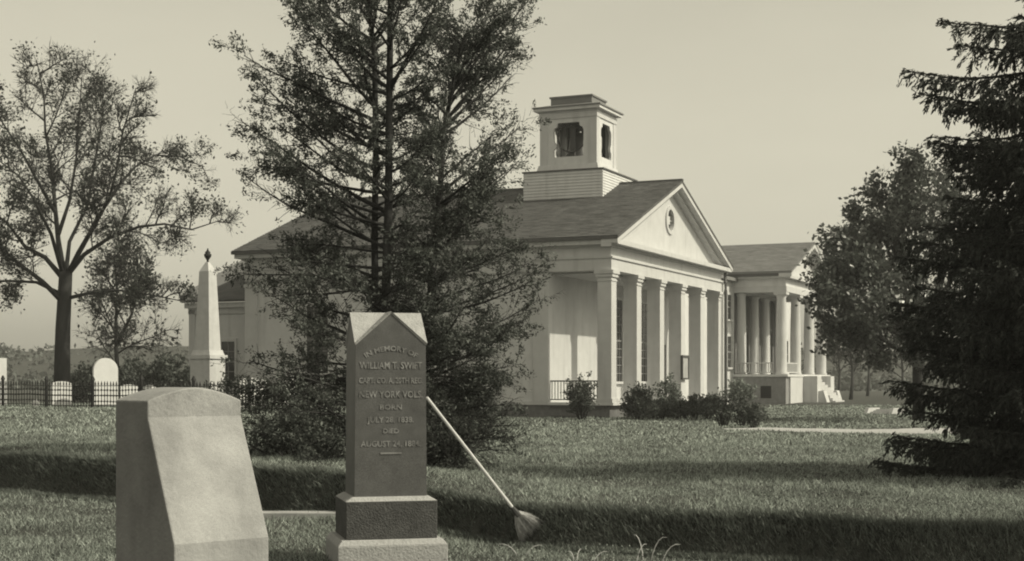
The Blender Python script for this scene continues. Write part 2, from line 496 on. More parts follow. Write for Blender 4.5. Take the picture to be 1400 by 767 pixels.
def window(x0, x1, z0, z1, plane, parent, facing='front', nx_=3, nz_=6, name='window', sill=True, shutters=False, fm='white'):
    """window on local plane; front: wall plane y=plane facing -y; side: x=plane facing -x"""
    f = MB(); g = MB(); mu = MB()
    t = 0.11
    def bx(mb, a0, a1, d0, d1, z0_, z1_):
        if facing == 'front': mb.box(a0, a1, plane - d1, plane - d0, z0_, z1_)
        else: mb.box(plane - d1, plane - d0, a0, a1, z0_, z1_)
    bx(f, x0 - t, x0, -0.05, 0.07, z0, z1); bx(f, x1, x1 + t, -0.05, 0.07, z0, z1); bx(f, x0 - t, x1 + t, -0.05, 0.075, z1, z1 + t * 1.4)
    w = f.build(name, M[fm], parent)
    bx(g, x0, x1, 0.0, 0.012, z0, z1)
    g.build('glass', M['glass'], w)
    for i in range(1, nx_):
        a = x0 + (x1 - x0) * i / nx_
        bx(mu, a - 0.02, a + 0.02, 0.013, 0.035, z0, z1)
    for i in range(1, nz_):
        a = z0 + (z1 - z0) * i / nz_
        tk = 0.045 if i * 2 == nz_ else 0.02
        bx(mu, x0, x1, 0.014, 0.038, a - tk, a + tk)
    mu.build('muntin', M['greymuntin'], w)
    if sill:
        s_ = MB(); bx(s_, x0 - 0.2, x1 + 0.2, 0.0, 0.16, z0 - 0.12, z0); s_.build('sill', M[fm], w)
    if shutters:
        for (a0, a1) in ((x0 - t - 0.55, x0 - t - 0.02), (x1 + t + 0.02, x1 + t + 0.55)):
            sh = MB(); bx(sh, a0, a1, 0.03, 0.08, z0, z1)
            sh.build('shutter', M['trimdark'], w)
    return w


window(8.3, 9.75, 1.6, 5.7, 3.0, church, 'front', 4, 10)
window(12.3, 13.9, 1.6, 5.7, 3.0, church, 'front', 4, 10)
dr = MB(); dr.box(15.2, 16.8, 2.93, 3.0, 0.72, 3.6); d = dr.build('door', M['darkwood'], church)
MB().box(15.05, 15.2, 2.9, 3.0, 0.72, 3.75).box(16.8, 16.95, 2.9, 3.0, 0.72, 3.75).box(15.05, 16.95, 2.89, 3.0, 3.6, 3.8).build('door_frame', M['white'], d)
for y in (10.8, 15.0):
    window(y - 0.6, y + 0.6, 2.0, 5.2, 0.135, church, 'side', 3, 6)
# roof
OB = 0.4
rf = MB()
for sgn in (0, 1):
    a = -OV if not sgn else WID + OV
    zt = 0.0
    pts = [(a, -0.5, EZ - 0.0), (CX, -0.5, RZ), (CX, LEN + OB, RZ), (a, LEN + OB, EZ)]
    low = [(p[0], p[1], p[2] - 0.13) for p in pts]
    if sgn: pts = pts[::-1]; low = low[::-1]
    rf.hexa(low + pts)
rf.build('roof', M['roof'], church)
shingles(church, -OV, CX, EZ, RZ, -0.5, LEN + OB, 'slate', 0.26, 0.42, 1)
shingles(church, WID + OV, CX, EZ, RZ, -0.5, LEN + OB, 'slate', 0.26, 0.42, 2)
cb('ridge_cap', 'trimdark', (CX - 0.12, CX + 0.12, -0.52, 2.74, RZ - 0.02, RZ + 0.07), (CX - 0.12, CX + 0.12, 6.96, LEN + OB, RZ - 0.02, RZ + 0.07))
# pediment
NO = 28
ocx, ocz, orad = CX - 0.05, 9.55, 0.56
tri = [(0.35, 7.8), (WID - 0.35, 7.8), (CX, RZ - 0.28)]
hole = [(ocx + orad * math.cos(2 * math.pi * i / NO), ocz + orad * math.sin(2 * math.pi * i / NO)) for i in range(NO)]
ty = flat_shape('tympanum', tri, [hole], 0.14, M['white'], church, to=lambda x, y, t: (x, 0.22 + t, y))
ring = MB()
prof = [0.62, 0.70]
for i in range(NO):
    a0, a1 = 2 * math.pi * i / NO, 2 * math.pi * (i + 1) / NO
    P = lambda a, r, y: (ocx + r * math.cos(a), y, ocz + r * math.sin(a))
    r0, r1 = orad - 0.03, orad + 0.14
    ring.quad(P(a0, r0, 0.07), P(a1, r0, 0.07), P(a1, r1, 0.07), P(a0, r1, 0.07))
    ring.quad(P(a0, r1, 0.07), P(a1, r1, 0.07), P(a1, r1, 0.16), P(a0, r1, 0.16))
    ring.quad(P(a0, r0, 0.34), P(a1, r0, 0.34), P(a1, r0, 0.07), P(a0, r0, 0.07))
oc = ring.build('oculus', M['white'], church)
gl = MB(); gl.v = [(ocx + orad * math.cos(2 * math.pi * i / NO), 0.27, ocz + orad * math.sin(2 * math.pi * i / NO)) for i in range(NO)]; gl.f = [tuple(range(NO))]
gl.build('glass', M['glass'], oc)
MB().box(ocx - 0.02, ocx + 0.02, 0.2, 0.24, ocz - orad, ocz + orad).box(ocx - orad, ocx + orad, 0.195, 0.235, ocz - 0.02, ocz + 0.02).box(ocx - 0.2, ocx + 0.2, 0.19, 0.24, ocz - 0.2, ocz + 0.2).build('muntin', M['white'], oc)
for sgn in (0, 1):
    rk = MB()
    for (y0, y1, t0, t1) in ((-0.48, 0.3, -0.13, -0.33), (-0.18, 0.3, -0.33, -0.47)):
        a = -OV + 0.02
        def q(x, y, dz): return (x if not sgn else WID - x, y, EZ + SL * (x + OV) + dz)
        zoff = 0.004
        pts = [q(a, y0, t1), q(CX, y0, t1), q(CX, y1, t1), q(a, y1, t1), q(a, y0, t0 - zoff), q(CX, y0, t0 - zoff), q(CX, y1, t0 - zoff), q(a, y1, t0 - zoff)]
        rk.hexa(pts)
    rk.build('raking_cornice', M['white'], church)
# rear rake (edge only)
# belfry
BX0, BX1, BY0, BY1 = 6.35, 11.35, 2.75, 6.94
BT = 11.92
bb = MB().box(BX0 + 0.02, BX1 - 0.02, BY0 + 0.02, BY1 - 0.02, 9.9, BT)
base = bb.build('belfry_base', M['white2'], church)
cl = MB()
cl.clap((BX0 + 0.02, BY0), (BX0 + 0.02, BY1), 10.3, BT, (-1, 0), 0.15, 0.042); cl.clap((BX0, BY0 + 0.02), (BX1, BY0 + 0.02), 10.3, BT, (0, -1), 0.13, 0.03)
cl.clap((BX1 - 0.02, BY0), (BX1 - 0.02, BY1), 10.3, BT, (1, 0), 0.15, 0.03); cl.clap((BX0, BY1 - 0.02), (BX1, BY1 - 0.02), 10.3, BT, (0, 1), 0.15, 0.03)
struct(cl.build('clapboard', M['white2'], base), 'stuff')
MB().box(BX0 - 0.06, BX1 + 0.06, BY0 - 0.06, BY1 + 0.06, BT, BT + 0.07).build('belfry_base_cap', M['trimdark'], base)
TX0, TX1, TY0, TY1 = 7.42, 10.28, 3.46, 6.5
TB, TT = BT + 0.07, 15.0
MB().frust(TX0 - 0.16, TX1 + 0.16, TY0 - 0.16, TY1 + 0.16, TB, TX0 - 0.05, TX1 + 0.05, TY0 - 0.05, TY1 + 0.05, TB + 0.42).build('belfry_plinth', M['white'], church)
# four walls with shaped openings
def opening(c, w, z0, z1):
    h = w / 2
    n = 0.2
    return [(c - h, z0), (c + h, z0), (c + h, z0 + 0.35), (c + h - 0.13, z0 + 0.45), (c + h - 0.15, z0 + 0.6), (c + h - 0.02, z0 + 0.78), (c + h, z1 - 0.42), (c + h - 0.07, z1 - 0.26), (c + h - 0.2, z1 - 0.22), (c + h - 0.24, z1 - 0.02),
            (c - h + 0.24, z1 - 0.02), (c - h + 0.2, z1 - 0.22), (c - h + 0.07, z1 - 0.26), (c - h, z1 - 0.42), (c - h, z0 + 0.78), (c - h + 0.02, z0 + 0.6), (c - h, z0 + 0.35)]
OZ0, OZ1 = 12.8, 14.52
cs, cy_ = (TX0 + TX1) / 2, (TY0 + TY1) / 2
for (pl, ax) in ((TX0 + 0.1, 'x'), (TX1 - 0.1, 'x'), (TY0 + 0.1, 'y'), (TY1 - 0.1, 'y')):
    if ax == 'x':
        outer = [(TY0 + 0.2, TB + 0.42), (TY1 - 0.2, TB + 0.42), (TY1 - 0.2, TT), (TY0 + 0.2, TT)]
        flat_shape('belfry_wall', outer, [opening(cy_, 1.62, OZ0, OZ1)], 0.14, M['white2'], church, to=lambda x, y, t, pl=pl: (pl + t, x, y))
    else:
        outer = [(TX0 + 0.2, TB + 0.42), (TX1 - 0.2, TB + 0.42), (TX1 - 0.2, TT), (TX0 + 0.2, TT)]
        flat_shape('belfry_wall', outer, [opening(cs, 1.5, OZ0, OZ1)], 0.14, M['white2'], church, to=lambda x, y, t, pl=pl: (x, pl + t, y))
for (pl, ax) in ((TX0 + 0.185, 'x'), (TX1 - 0.185, 'x'), (TY0 + 0.185, 'y')):  # near-black sheets paint shade on three inner walls, back wall stays white
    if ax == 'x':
        flat_shape('shade_lining', [(TY0 + 0.44, TB + 0.42), (TY1 - 0.44, TB + 0.42), (TY1 - 0.44, TT - 0.1), (TY0 + 0.44, TT - 0.1)], [opening(cy_, 1.60, OZ0 + 0.01, OZ1 - 0.01)], 0.02, M['inside'], church, to=lambda x, y, t, pl=pl: (pl + t, x, y))
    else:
        flat_shape('shade_lining', [(TX0 + 0.44, TB + 0.42), (TX1 - 0.44, TB + 0.42), (TX1 - 0.44, TT - 0.1), (TX0 + 0.44, TT - 0.1)], [opening(cs, 1.48, OZ0 + 0.01, OZ1 - 0.01)], 0.02, M['inside'], church, to=lambda x, y, t, pl=pl: (x, pl + t, y))
post = MB()
for (x, y) in ((TX0, TY0), (TX1 - 0.44, TY0), (TX0, TY1 - 0.44), (TX1 - 0.44, TY1 - 0.44)):
    p = MB().box(x, x + 0.44, y, y + 0.44, TB + 0.42, TT)
    p.build('corner_post', M['white'], church)
e = MB()
e.box(TX0 - 0.03, TX1 + 0.03, TY0 - 0.03, TY0 + 0.25, 14.72, TT - 0.003); e.box(TX0 - 0.03, TX0 + 0.25, TY0 + 0.25, TY1 + 0.03, 14.72, TT - 0.003)
e.box(TX1 - 0.25, TX1 + 0.03, TY0 + 0.25, TY1 + 0.03, 14.72, TT - 0.003); e.box(TX0 + 0.25, TX1 - 0.25, TY1 - 0.25, TY1 + 0.03, 14.72, TT - 0.003)
e.build('belfry_frieze', M['white'], church)
MB().box(TX0 + 0.01, TX1 - 0.01, TY0 + 0.01, TY1 - 0.01, TT, TT + 0.1).box(TX0 - 0.24, TX1 + 0.24, TY0 - 0.24, TY1 + 0.24, TT + 0.1, TT + 0.24).build('belfry_cornice', M['white2'], church)
MB().box(TX0 - 0.3, TX1 + 0.3, TY0 - 0.3, TY1 + 0.3, TT + 0.24, TT + 0.31).frust(TX0 - 0.2, TX1 + 0.2, TY0 - 0.2, TY1 + 0.2, TT + 0.31, TX0 + 0.3, TX1 - 0.3, TY0 + 0.3, TY1 - 0.3, TT + 0.46).build('belfry_roof', M['roof2'], church)
MB().box(TX0 + 0.42, TX1 - 0.42, TY0 + 0.42, TY1 - 0.42, TT + 0.44, TT + 0.82).box(TX0 + 0.36, TX1 - 0.36, TY0 + 0.36, TY1 - 0.36, TT + 0.82, TT + 0.9).build('belfry_cap', M['roof2'], church)
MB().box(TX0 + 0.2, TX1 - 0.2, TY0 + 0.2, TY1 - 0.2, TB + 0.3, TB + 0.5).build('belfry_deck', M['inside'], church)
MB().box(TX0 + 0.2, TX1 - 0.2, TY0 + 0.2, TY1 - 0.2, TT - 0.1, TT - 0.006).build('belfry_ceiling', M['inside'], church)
bl = MB().lathe([(0.74, 12.85), (0.70, 12.95), (0.54, 13.25), (0.46, 13.7), (0.42, 14.0), (0.24, 14.18), (0.07, 14.2), (0.07, 14.5)], cs, cy_, 20).build('bell', M['bell'], church, smooth=True)
MB().box(cs - 1.15, cs + 1.15, cy_ - 0.09, cy_ + 0.09, 14.38, 14.58).build('bell_yoke', M['darkwood'], bl)
for q_ in (cs - 0.85, cs + 0.7): MB().box(q_, q_ + 0.15, cy_ - 0.12, cy_ + 0.12, 12.45, 14.38).build('bell_post', M['darkwood'], bl)
wh = MB(); wh.tube([(cs - 0.95, cy_ + 0.75 * math.cos(t), 13.85 + 0.75 * math.sin(t)) for t in np.linspace(0, 2 * math.pi, 25)], 0.05, 5)
wh.build('bell_wheel', M['darkwood'], bl)
# porch railing at the near end
rl = MB().box(0.25, 0.33, 0.66, 2.99, 1.6, 1.66).box(0.25, 0.33, 0.66, 2.99, 0.78, 0.83).build('porch_railing', M['trimdark'], church)
bm_ = MB().box(0.275, 0.305, -0.015, 0.015, 0.83, 1.6).mesh('baluster', M['trimdark'])
for i in range(16):
    o = bpy.data.objects.new('baluster', bm_); COL.objects.link(o); o.parent = rl; o.location = (0, 0.78 + i * 0.143, 0)
MB().box(0.02, 0.1, 0.3, 2.9, 0.02, 0.1).box(0.02, 0.1, 0.3, 2.9, 0.44, 0.52).build('lattice_frame', M['trimdark'], church)
# front steps
st = MB()
for i in range(3): st.box(6.8, 10.9, -0.1 - 0.32 * (3 - i), -0.1, 0.0 + i * 0.18 - (0.2 if i == 0 else 0), 0.18 + i * 0.18)
st.build('front_step', M['greystone'], church)
# downspout
dp = MB().tube([(WID + 0.35, -0.1, 7.75), (WID + 0.35, -0.1, 7.4), (WID + 0.1, -0.18, 7.0), (WID + 0.02, -0.22, 6.6), (WID + 0.02, -0.22, 0.3)], 0.09, 8)
dp.build('downspout', M['trimdark'], church)
# paper shades / lantern
ln = thing('porch_lantern', 'small pale lantern hanging in the church porch between the middle pillars', 'lantern', Matrix.Translation(CH) @ Matrix.Rotation(ANG, 4, 'Z') @ Vector((9.2, 0.9, 4.25)), ANG)
MB().tube([(0, 0, 0.5), (0, 0, 2.17)], 0.015, 5).build('chain', M['iron'], ln)
MB().frust(-0.16, 0.16, -0.16, 0.16, 0, -0.22, 0.22, -0.22, 0.22, 0.35).build('glass_body', M['marble_white'], ln)
MB().frust(-0.26, 0.26, -0.26, 0.26, 0.352, -0.04, 0.04, -0.04, 0.04, 0.52).build('cap', M['iron'], ln)
nb = thing('notice_board', 'glazed dark framed notice board fixed to the fourth church porch pillar', 'notice board', Matrix.Translation(CH) @ Matrix.Rotation(ANG, 4, 'Z') @ Vector((10.55, -0.02, 1.75)), ANG)
MB().box(-0.5, 0.5, -0.1, -0.03, 0, 1.1).build('panel', M['marble_grey'], nb)
MB().box(-0.56, -0.47, -0.14, -0.02, -0.05, 1.15).box(0.47, 0.56, -0.14, -0.02, -0.05, 1.15).box(-0.47, 0.47, -0.14, -0.02, -0.05, 0.04).box(-0.47, 0.47, -0.14, -0.02, 1.06, 1.17).build('frame', M['darkwood'], nb)

# rear wing
wing = thing('rear_wing', 'low clapboarded white wing with dark roof at the rear of the church', 'building', CH, ANG)
g = 0.2
MB().box(1.0, 14, LEN + 0.003, 23.0, -0.3, 5.3).build('wall', M['white2'], wing)
cl = MB(); cl.clap((1.0, LEN + 0.2), (1.0, 22.95), 0.6, 5.25, (-1, 0), 0.15, 0.025)
struct(cl.build('clapboard', M['white2'], wing), 'stuff')
MB().box(0.9, 1.1, 22.7, 23.06, -0.2, 5.2).build('corner_board', M['white'], wing)
MB().box(0.72, 14.2, LEN + 0.006, 23.2, 5.3, 5.56).box(0.9, 1.0, LEN + 0.006, 23.1, 5.0, 5.3).build('cornice', M['white'], wing)
r2 = MB()
for sgn in (0, 1):
    a = 0.6 if not sgn else 14.4
    pts = [(a, LEN + 0.003, 5.7), (7.5, LEN + 0.003, 7.95), (7.5, 23.3, 7.95), (a, 23.3, 5.7)]
    low = [(p[0], p[1], p[2] - 0.13) for p in pts]
    if sgn: pts = pts[::-1]; low = low[::-1]
    r2.hexa(low + pts)
r2.build('roof', M['roof'], wing)
pr = MB()
pr.hexa([(0.55, 23.0, 5.6), (7.5, 23.0, 7.85), (7.5, 23.35, 7.85), (0.55, 23.35, 5.6), (0.55, 23.0, 5.95), (7.5, 23.0, 8.75), (7.5, 23.35, 8.75), (0.55, 23.35, 5.95)])
pr.hexa([(7.5, 23.0, 7.85), (14.4, 23.0, 5.6), (14.4, 23.35, 5.6), (7.5, 23.35, 7.85), (7.5, 23.0, 8.75), (14.4, 23.0, 5.95), (14.4, 23.35, 5.95), (7.5, 23.35, 8.75)])
pr.build('gable_parapet', M['roof2'], wing)
window(20.3, 21.1, 1.6, 3.6, 0.975, wing, 'side', 2, 4)

# ------------------------------------------------------------------ columned house beyond
house = thing('columned_house', 'white house with round columned portico and grey gabled roof beyond the church', 'house', CH, ANG)
H0, H1, HB = 33.0, 46.1, 3.6
HCX = (H0 + H1) / 2
G0 = 0.1
hb = lambda name, m, *boxes, **k: cb(name, m, *boxes, parent=house, **k)
hb('body_wall', 'white2', (H0 + 0.3, H1 + 5, HB, 20, G0, 8.3), (19.5, H0 + 0.3, HB + 0.003, 14, G0, 8.1))
hb('wing_roof', 'roof2', (19.2, H0 + 0.1, HB - 0.4, 14.3, 8.1, 8.3))
hb('body_cornice', 'white', (H1, H1 + 5.3, HB - 0.4, 20, 8.3, 8.6))
hb('portico_base', 'greystone', (H0, H1, 0.05, HB, G0 - 0.3, 1.9))
hb('portico_floor', 'white2', (H0 - 0.1, H1 + 0.1, -0.1, HB, 1.9, 2.05))
hb('base_front', 'white', (H0 + 0.9, 37.6, -0.05, 0.047, G0 - 0.3, 1.9))
hb('base_front', 'white', (43.2, H1, -0.05, 0.047, G0 - 0.3, 1.9))
colm = MB().lathe([(0.40, 2.05), (0.42, 2.1), (0.36, 2.25), (0.36, 3.2), (0.35, 5), (0.30, 7.0), (0.31, 7.03), (0.30, 7.06), (0.4, 7.2)], 0, 0, 20).mesh('column', M['white'], True)
capm = MB().box(-0.42, 0.42, -0.42, 0.42, 7.2, 7.38).mesh('capital', M['white'])
for (x, y) in ((33.45, 0.45), (37.5, 0.45), (41.65, 0.45), (45.7, 0.45)):
    o = bpy.data.objects.new('column', colm); COL.objects.link(o); o.parent = house; o.location = (x, y, 0)
    c = bpy.data.objects.new('capital', capm); COL.objects.link(c); c.parent = o
e = MB()
e.box(H0, H1, 0, 0.9, 7.38, 7.75); e.box(H0, H0 + 0.9, 0.9, HB, 7.38, 7.75); e.box(H1 - 0.9, H1, 0.9, HB, 7.38, 7.75)
e.build('architrave', M['white'], house)
e = MB()
e.box(H0 + 0.06, H1 - 0.06, 0.06, 0.9, 7.75, 8.25); e.box(H0 + 0.06, H0 + 0.9, 0.9, HB + 8, 7.75, 8.25); e.box(H1 - 0.9, H1 - 0.06, 0.9, HB, 7.75, 8.25)
e.build('frieze', M['white2'], house)
e = MB()
e.box(H0 - 0.3, H1 + 0.3, -0.3, 0.9, 8.25, 8.45); e.box(H0 - 0.3, H0 + 0.9, 0.9, 20, 8.25, 8.45); e.box(H1 - 0.9, H1 + 0.3, 0.9, 20, 8.25, 8.45)
e.build('cornice', M['white'], house)
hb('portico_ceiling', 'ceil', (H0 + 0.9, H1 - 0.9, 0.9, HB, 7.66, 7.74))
HE, HR = 8.68, 11.1
HS = (HR - HE) / (HCX - H0 + 0.5)
rf = MB()
for sgn in (0, 1):
    a = H0 - 0.5 if not sgn else H1 + 0.5
    pts = [(a, -0.45, HE), (HCX, -0.45, HR), (HCX, 20.3, HR), (a, 20.3, HE)]
    low = [(p[0], p[1], p[2] - 0.13) for p in pts]
    if sgn: pts = pts[::-1]; low = low[::-1]
    rf.hexa(low + pts)
rf.build('roof', M['roof2'], house)
shingles(house, H0 - 0.5, HCX, HE, HR, -0.45, 20.3, 'slate2', 0.24, 0.5, 3)
shingles(house, H1 + 0.5, HCX, HE, HR, -0.45, 20.3, 'slate2', 0.24, 0.5, 4)
hb('eave_gutter', 'trimdark', (H0 - 0.46, H0 - 0.3, -0.3, 20, 8.38, 8.56))
flat_shape('tympanum', [(H0 + 0.3, 8.45), (H1 - 0.3, 8.45), (HCX, HR - 0.3)], [], 0.12, M['white'], house, to=lambda x, y, t: (x, 0.35 + t, y))
hb('tympanum_vent', 'darkwood', (HCX - 0.25, HCX + 0.25, 0.24, 0.3, 9.5, 9.95))
for sgn in (0, 1):
    rk = MB()
    def q2(x, y, dz): return (x if not sgn else H0 + H1 - x, y, HE + HS * (x - H0 + 0.5) + dz)
    a = H0 - 0.48
    rk.hexa([q2(a, -0.43, -0.38), q2(HCX, -0.43, -0.38), q2(HCX, 0.4, -0.38), q2(a, 0.4, -0.38), q2(a, -0.43, -0.134), q2(HCX, -0.43, -0.134), q2(HCX, 0.4, -0.134), q2(a, 0.4, -0.134)])
    rk.build('raking_cornice', M['white'], house)
hb('portico_shade_sheet', 'portico_shade', (H0 + 0.32, H1 - 0.02, HB - 0.02, HB - 0.002, 2.05, 7.375))  # dark sheet over the white body wall paints the portico's shade
inner = MB().lathe([(0.36, 2.05), (0.37, 2.1), (0.31, 2.22), (0.31, 3.2), (0.30, 5), (0.26, 7.1), (0.34, 7.25), (0.34, 7.36)], 0, 0, 16).mesh('inner_column', M['white'], True)
for x in (33.5, 36.9, 39.9, 43.7):
    o = bpy.data.objects.new('inner_column', inner); COL.objects.link(o); o.parent = house; o.location = (x, HB - 0.5, 0)
for x in (34.6, 38.0, 41.4, 44.5):
    window(x, x + 1.5, 2.5, 4.7, HB - 0.02, house, 'front', 2, 4, fm='greymuntin')
    window(x, x + 1.5, 5.3, 7.2, HB - 0.02, house, 'front', 2, 4, fm='greymuntin')
for (z0, z1) in ((2.5, 4.5), (5.6, 7.2)):
    window(31.7, 32.6, z0, z1, HB, house, 'front', 2, 4)
hb('corner_board', 'white', (30.6, 31.15, HB - 0.08, HB, G0, 8.0), (32.85, 33.25, HB - 0.08, HB, G0, 8.0))
for x in (47.6, 49.8):
    window(x, x + 1.0, 2.6, 4.6, HB, house, 'front', 2, 4)
rl = hb('portico_railing', 'white', (H0 + 0.05, H0 + 0.13, 0.95, HB - 0.2, 2.75, 2.82), (H0 + 0.05, H0 + 0.13, 0.95, HB - 0.2, 2.15, 2.2), (34.0, 37.0, 0.2, 0.27, 2.75, 2.82), (34.0, 37.0, 0.2, 0.27, 2.15, 2.2))
bm_ = MB().box(-0.025, 0.025, -0.025, 0.025, 2.2, 2.75).mesh('baluster', M['white'])
for i in range(14):
    o = bpy.data.objects.new('baluster', bm_); COL.objects.link(o); o.parent = rl; o.location = (H0 + 0.09, 1.0 + i * 0.185, 0)
for i in range(16):
    o = bpy.data.objects.new('baluster', bm_); COL.objects.link(o); o.parent = rl; o.location = (34.1 + i * 0.185, 0.235, 0)
for (a, b_) in ((37.6, 38.9), (42.0, 43.2)):
    w = MB(); w.box(a, b_, -1.0, -0.053, G0 - 0.3, 1.95); w.build('step_cheek', M['white'], house)
    w = MB(); w.frust(a + 0.3, b_, -1.7, -1.003, G0 - 0.3, a + 0.3, b_, -1.35, -1.003, 0.95); w.build('step_wall', M['white'], house)
stp = MB()
for i in range(10): stp.box(38.903, 41.997, -0.05 - 0.19 * (10 - i), -0.05 - 0.19 * (9 - i), G0 - 0.3, G0 + 0.18 * (i + 1))
stp.build('step', M['marble_white'], house)
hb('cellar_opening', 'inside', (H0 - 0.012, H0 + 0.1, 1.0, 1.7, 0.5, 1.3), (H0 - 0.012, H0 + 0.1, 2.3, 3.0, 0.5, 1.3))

# small white steps set in the far lawn
fs = thing('garden_steps', 'short flight of white stone steps set in the lawn right of the house', 'steps', (17.9, 71.5, float(gz(17.9, 71.5)) - 0.06), R(-40))
fs.scale = (0.75, 0.75, 0.5)
for i in range(4):
    MB().box(-0.75, 0.75, i * 0.42, i * 0.42 + 0.4, 0, 0.22 + i * 0.12).build('step', M['marble_white'], fs)
for x in (-0.98, 0.76):
    MB().frust(x, x + 0.22, -0.15, 1.8, 0, x, x + 0.22, 0.2, 1.8, 0.72).build('cheek', M['marble_white'], fs)

# ------------------------------------------------------------------ monument
mon = thing('granite_monument', 'tall dark granite monument with gabled top and soldier inscription in the foreground', 'monument', (-1.155, 13.35, 0.0), R(14))
MB().frust(-0.49, 0.49, -0.45, 0.45, -0.2, -0.49, 0.49, -0.45, 0.45, 0.20).frust(-0.49, 0.49, -0.45, 0.45, 0.2, -0.45, 0.45, -0.41, 0.41, 0.25).build('lower_base', M['granite_light'], mon, bevel=0.006)
ub = MB().box(-0.41, 0.41, -0.37, 0.37, 0.25, 0.585).build('upper_base', M['granite_rough'], mon, bevel=0.008)
MB().frust(-0.41, 0.41, -0.37, 0.37, 0.586, -0.345, 0.345, -0.325, 0.325, 0.625).build('base_weathering', M['granite_light'], ub)
d0, d1 = 0.325, 0.315
zs, zp = 1.98, 2.265
ds = MB()
b0 = [(-d0, -d0 + 0.02, 0.625), (d0, -d0 + 0.02, 0.625), (d0, d0 - 0.02, 0.625), (-d0, d0 - 0.02, 0.625)]
t0 = [(-d1, -d1, zs), (d1, -d1, zs), (d1, d1, zs), (-d1, d1, zs)]
ds.v = b0 + t0 + [(0, -d1, zp), (d1, 0, zp), (0, d1, zp), (-d1, 0, zp)]
ds.f = [(3, 2, 1, 0), (0, 1, 5, 8, 4), (1, 2, 6, 9, 5), (2, 3, 7, 10, 6), (3, 0, 4, 11, 7)]
die = ds.build('die', M['granite'], mon)
top = MB()
o_ = 0.012
c = (0, 0, zp + o_)
pk = [(0, -d1 - 0.012, zp + o_), (d1 + 0.012, 0, zp + o_), (0, d1 + 0.012, zp + o_), (-d1 - 0.012, 0, zp + o_)]
cn = [(-d1 - 0.012, -d1 - 0.012, zs + o_), (d1 + 0.012, -d1 - 0.012, zs + o_), (d1 + 0.012, d1 + 0.012, zs + o_), (-d1 - 0.012, d1 + 0.012, zs + o_)]
for i in range(4):
    top.quad(cn[i], pk[i], c); top.quad(cn[i], c, pk[i - 1])
    a, b_, q_ = cn[i], pk[i], cn[(i + 1) % 4]
    dn = lambda p: (p[0] * 0.97, p[1] * 0.97, p[2] - 0.02)
    top.quad(dn(a), dn(b_), b_, a); top.quad(dn(b_), dn(q_), q_, b_)
top.build('gabled_top', M['granite_light'], mon)


def text_line(txt, size, x, z, parent, y, m='letter', arc=0.0, name='inscription', sx=1.0):
    cu = bpy.data.curves.new('t', 'FONT'); cu.body = txt; cu.size = size; cu.align_x = 'CENTER'; cu.extrude = 0.002; cu.offset = 0.0012
    cu.resolution_u = 2
    t = bpy.data.objects.new('t', cu); COL.objects.link(t)
    me = bpy.data.meshes.new_from_object(t.evaluated_get(bpy.context.evaluated_depsgraph_get()))
    bpy.data.objects.remove(t); bpy.data.curves.remove(cu)
    me.name = name
    for v in me.vertices:
        xx, zz, tt_ = v.co.x * sx, v.co.y, v.co.z
        if arc:
            th = xx / arc
            xx, zz = (arc + zz) * math.sin(th), (arc + zz) * math.cos(th) - arc
        v.co = (x + xx, y(z + zz) - tt_ - 0.001, z + zz)
    me.materials.clear(); me.materials.append(M[m])
    o = bpy.data.objects.new(name, me); COL.objects.link(o); o.parent = parent
    return o


yf = lambda z: -(d0 - 0.02) + (z - 0.625) / (zs - 0.625) * ((d0 - 0.02) - d1) - 0.0015
k = 13.03 / 2000
zz = lambda py: EYE - (py - 520) * k
text_line('IN MEMORY OF', 0.062, 0, zz(479.5), die, yf, arc=0.42, sx=1.1)
text_line('WILLIAM T. SWIFT', 0.086, 0, zz(504), die, yf, sx=0.80)
text_line('CAPT. CO. A. 20TH REG.', 0.072, 0, zz(524), die, yf, sx=0.74)
text_line('NEW YORK VOLS.', 0.084, 0, zz(543.5), die, yf, sx=0.84)
text_line('BORN', 0.064, 0, zz(560), die, yf, sx=1.15)
text_line('JULY 28, 1838.', 0.070, 0, zz(577.5), die, yf, sx=0.98)
text_line('DIED', 0.060, 0, zz(592.5), die, yf, sx=1.1)
text_line('AUGUST 24, 1884.', 0.072, 0, zz(610.5), die, yf, sx=0.95)
MB().box(-0.095, 0.095, yf(zz(620)) - 0.004, yf(zz(620)), zz(621), zz(618.6)).build('inscription_rule', M['letter'], die)
# raised family name on the upper base
nm = text_line('SWIFT', 0.2, 0, 0.35, ub, lambda z: -0.3682, 'granite_rough', sx=1.05, name='raised_name')
nm.scale = (1, 1, 1)

# ------------------------------------------------------------------ slant faced marble stone
sm = thing('slant_marble_marker', 'thick pale marble gravestone with sloping face at left foreground', 'gravestone', (-2.31, 10.0, 0.0), R(42))
w = 0.76
tz = lambda x: 1.515 + 0.095 * (1 - abs(2 * x / w - 1) ** 1.7)
NS = 12
sb = MB()
prof = lambda x: [(-0.0, -0.2), (0.0, 0.535), (0.375, 1.40), (0.375, tz(x)), (0.86, tz(x) + 0.0), (0.86, -0.2)]
for i in range(NS + 1):
    x = w * i / NS
    for (y, z) in prof(x): sb.v.append((x, y, z))
npf = 6
for i in range(NS):
    for j in range(npf):
        j2 = (j + 1) % npf
        sb.f.append((i * npf + j, i * npf + j2, (i + 1) * npf + j2, (i + 1) * npf + j)[::-1])
sb.f.append(tuple(range(npf))); sb.f.append(tuple(NS * npf + j for j in range(npf))[::-1])
sb.build('tablet', M['marble'], sm, bevel=0.012)

# stone kerb behind
kb = MB().box(-3.2, -1.7, -0.13, 0.13, -0.1, 0.11).build('plot_kerb', M['marble_grey'], loc=(0, 17.25, 0), bevel=0.01)
tag(kb, 'low grey stone kerb lying in the grass between the two foreground stones', 'kerb')

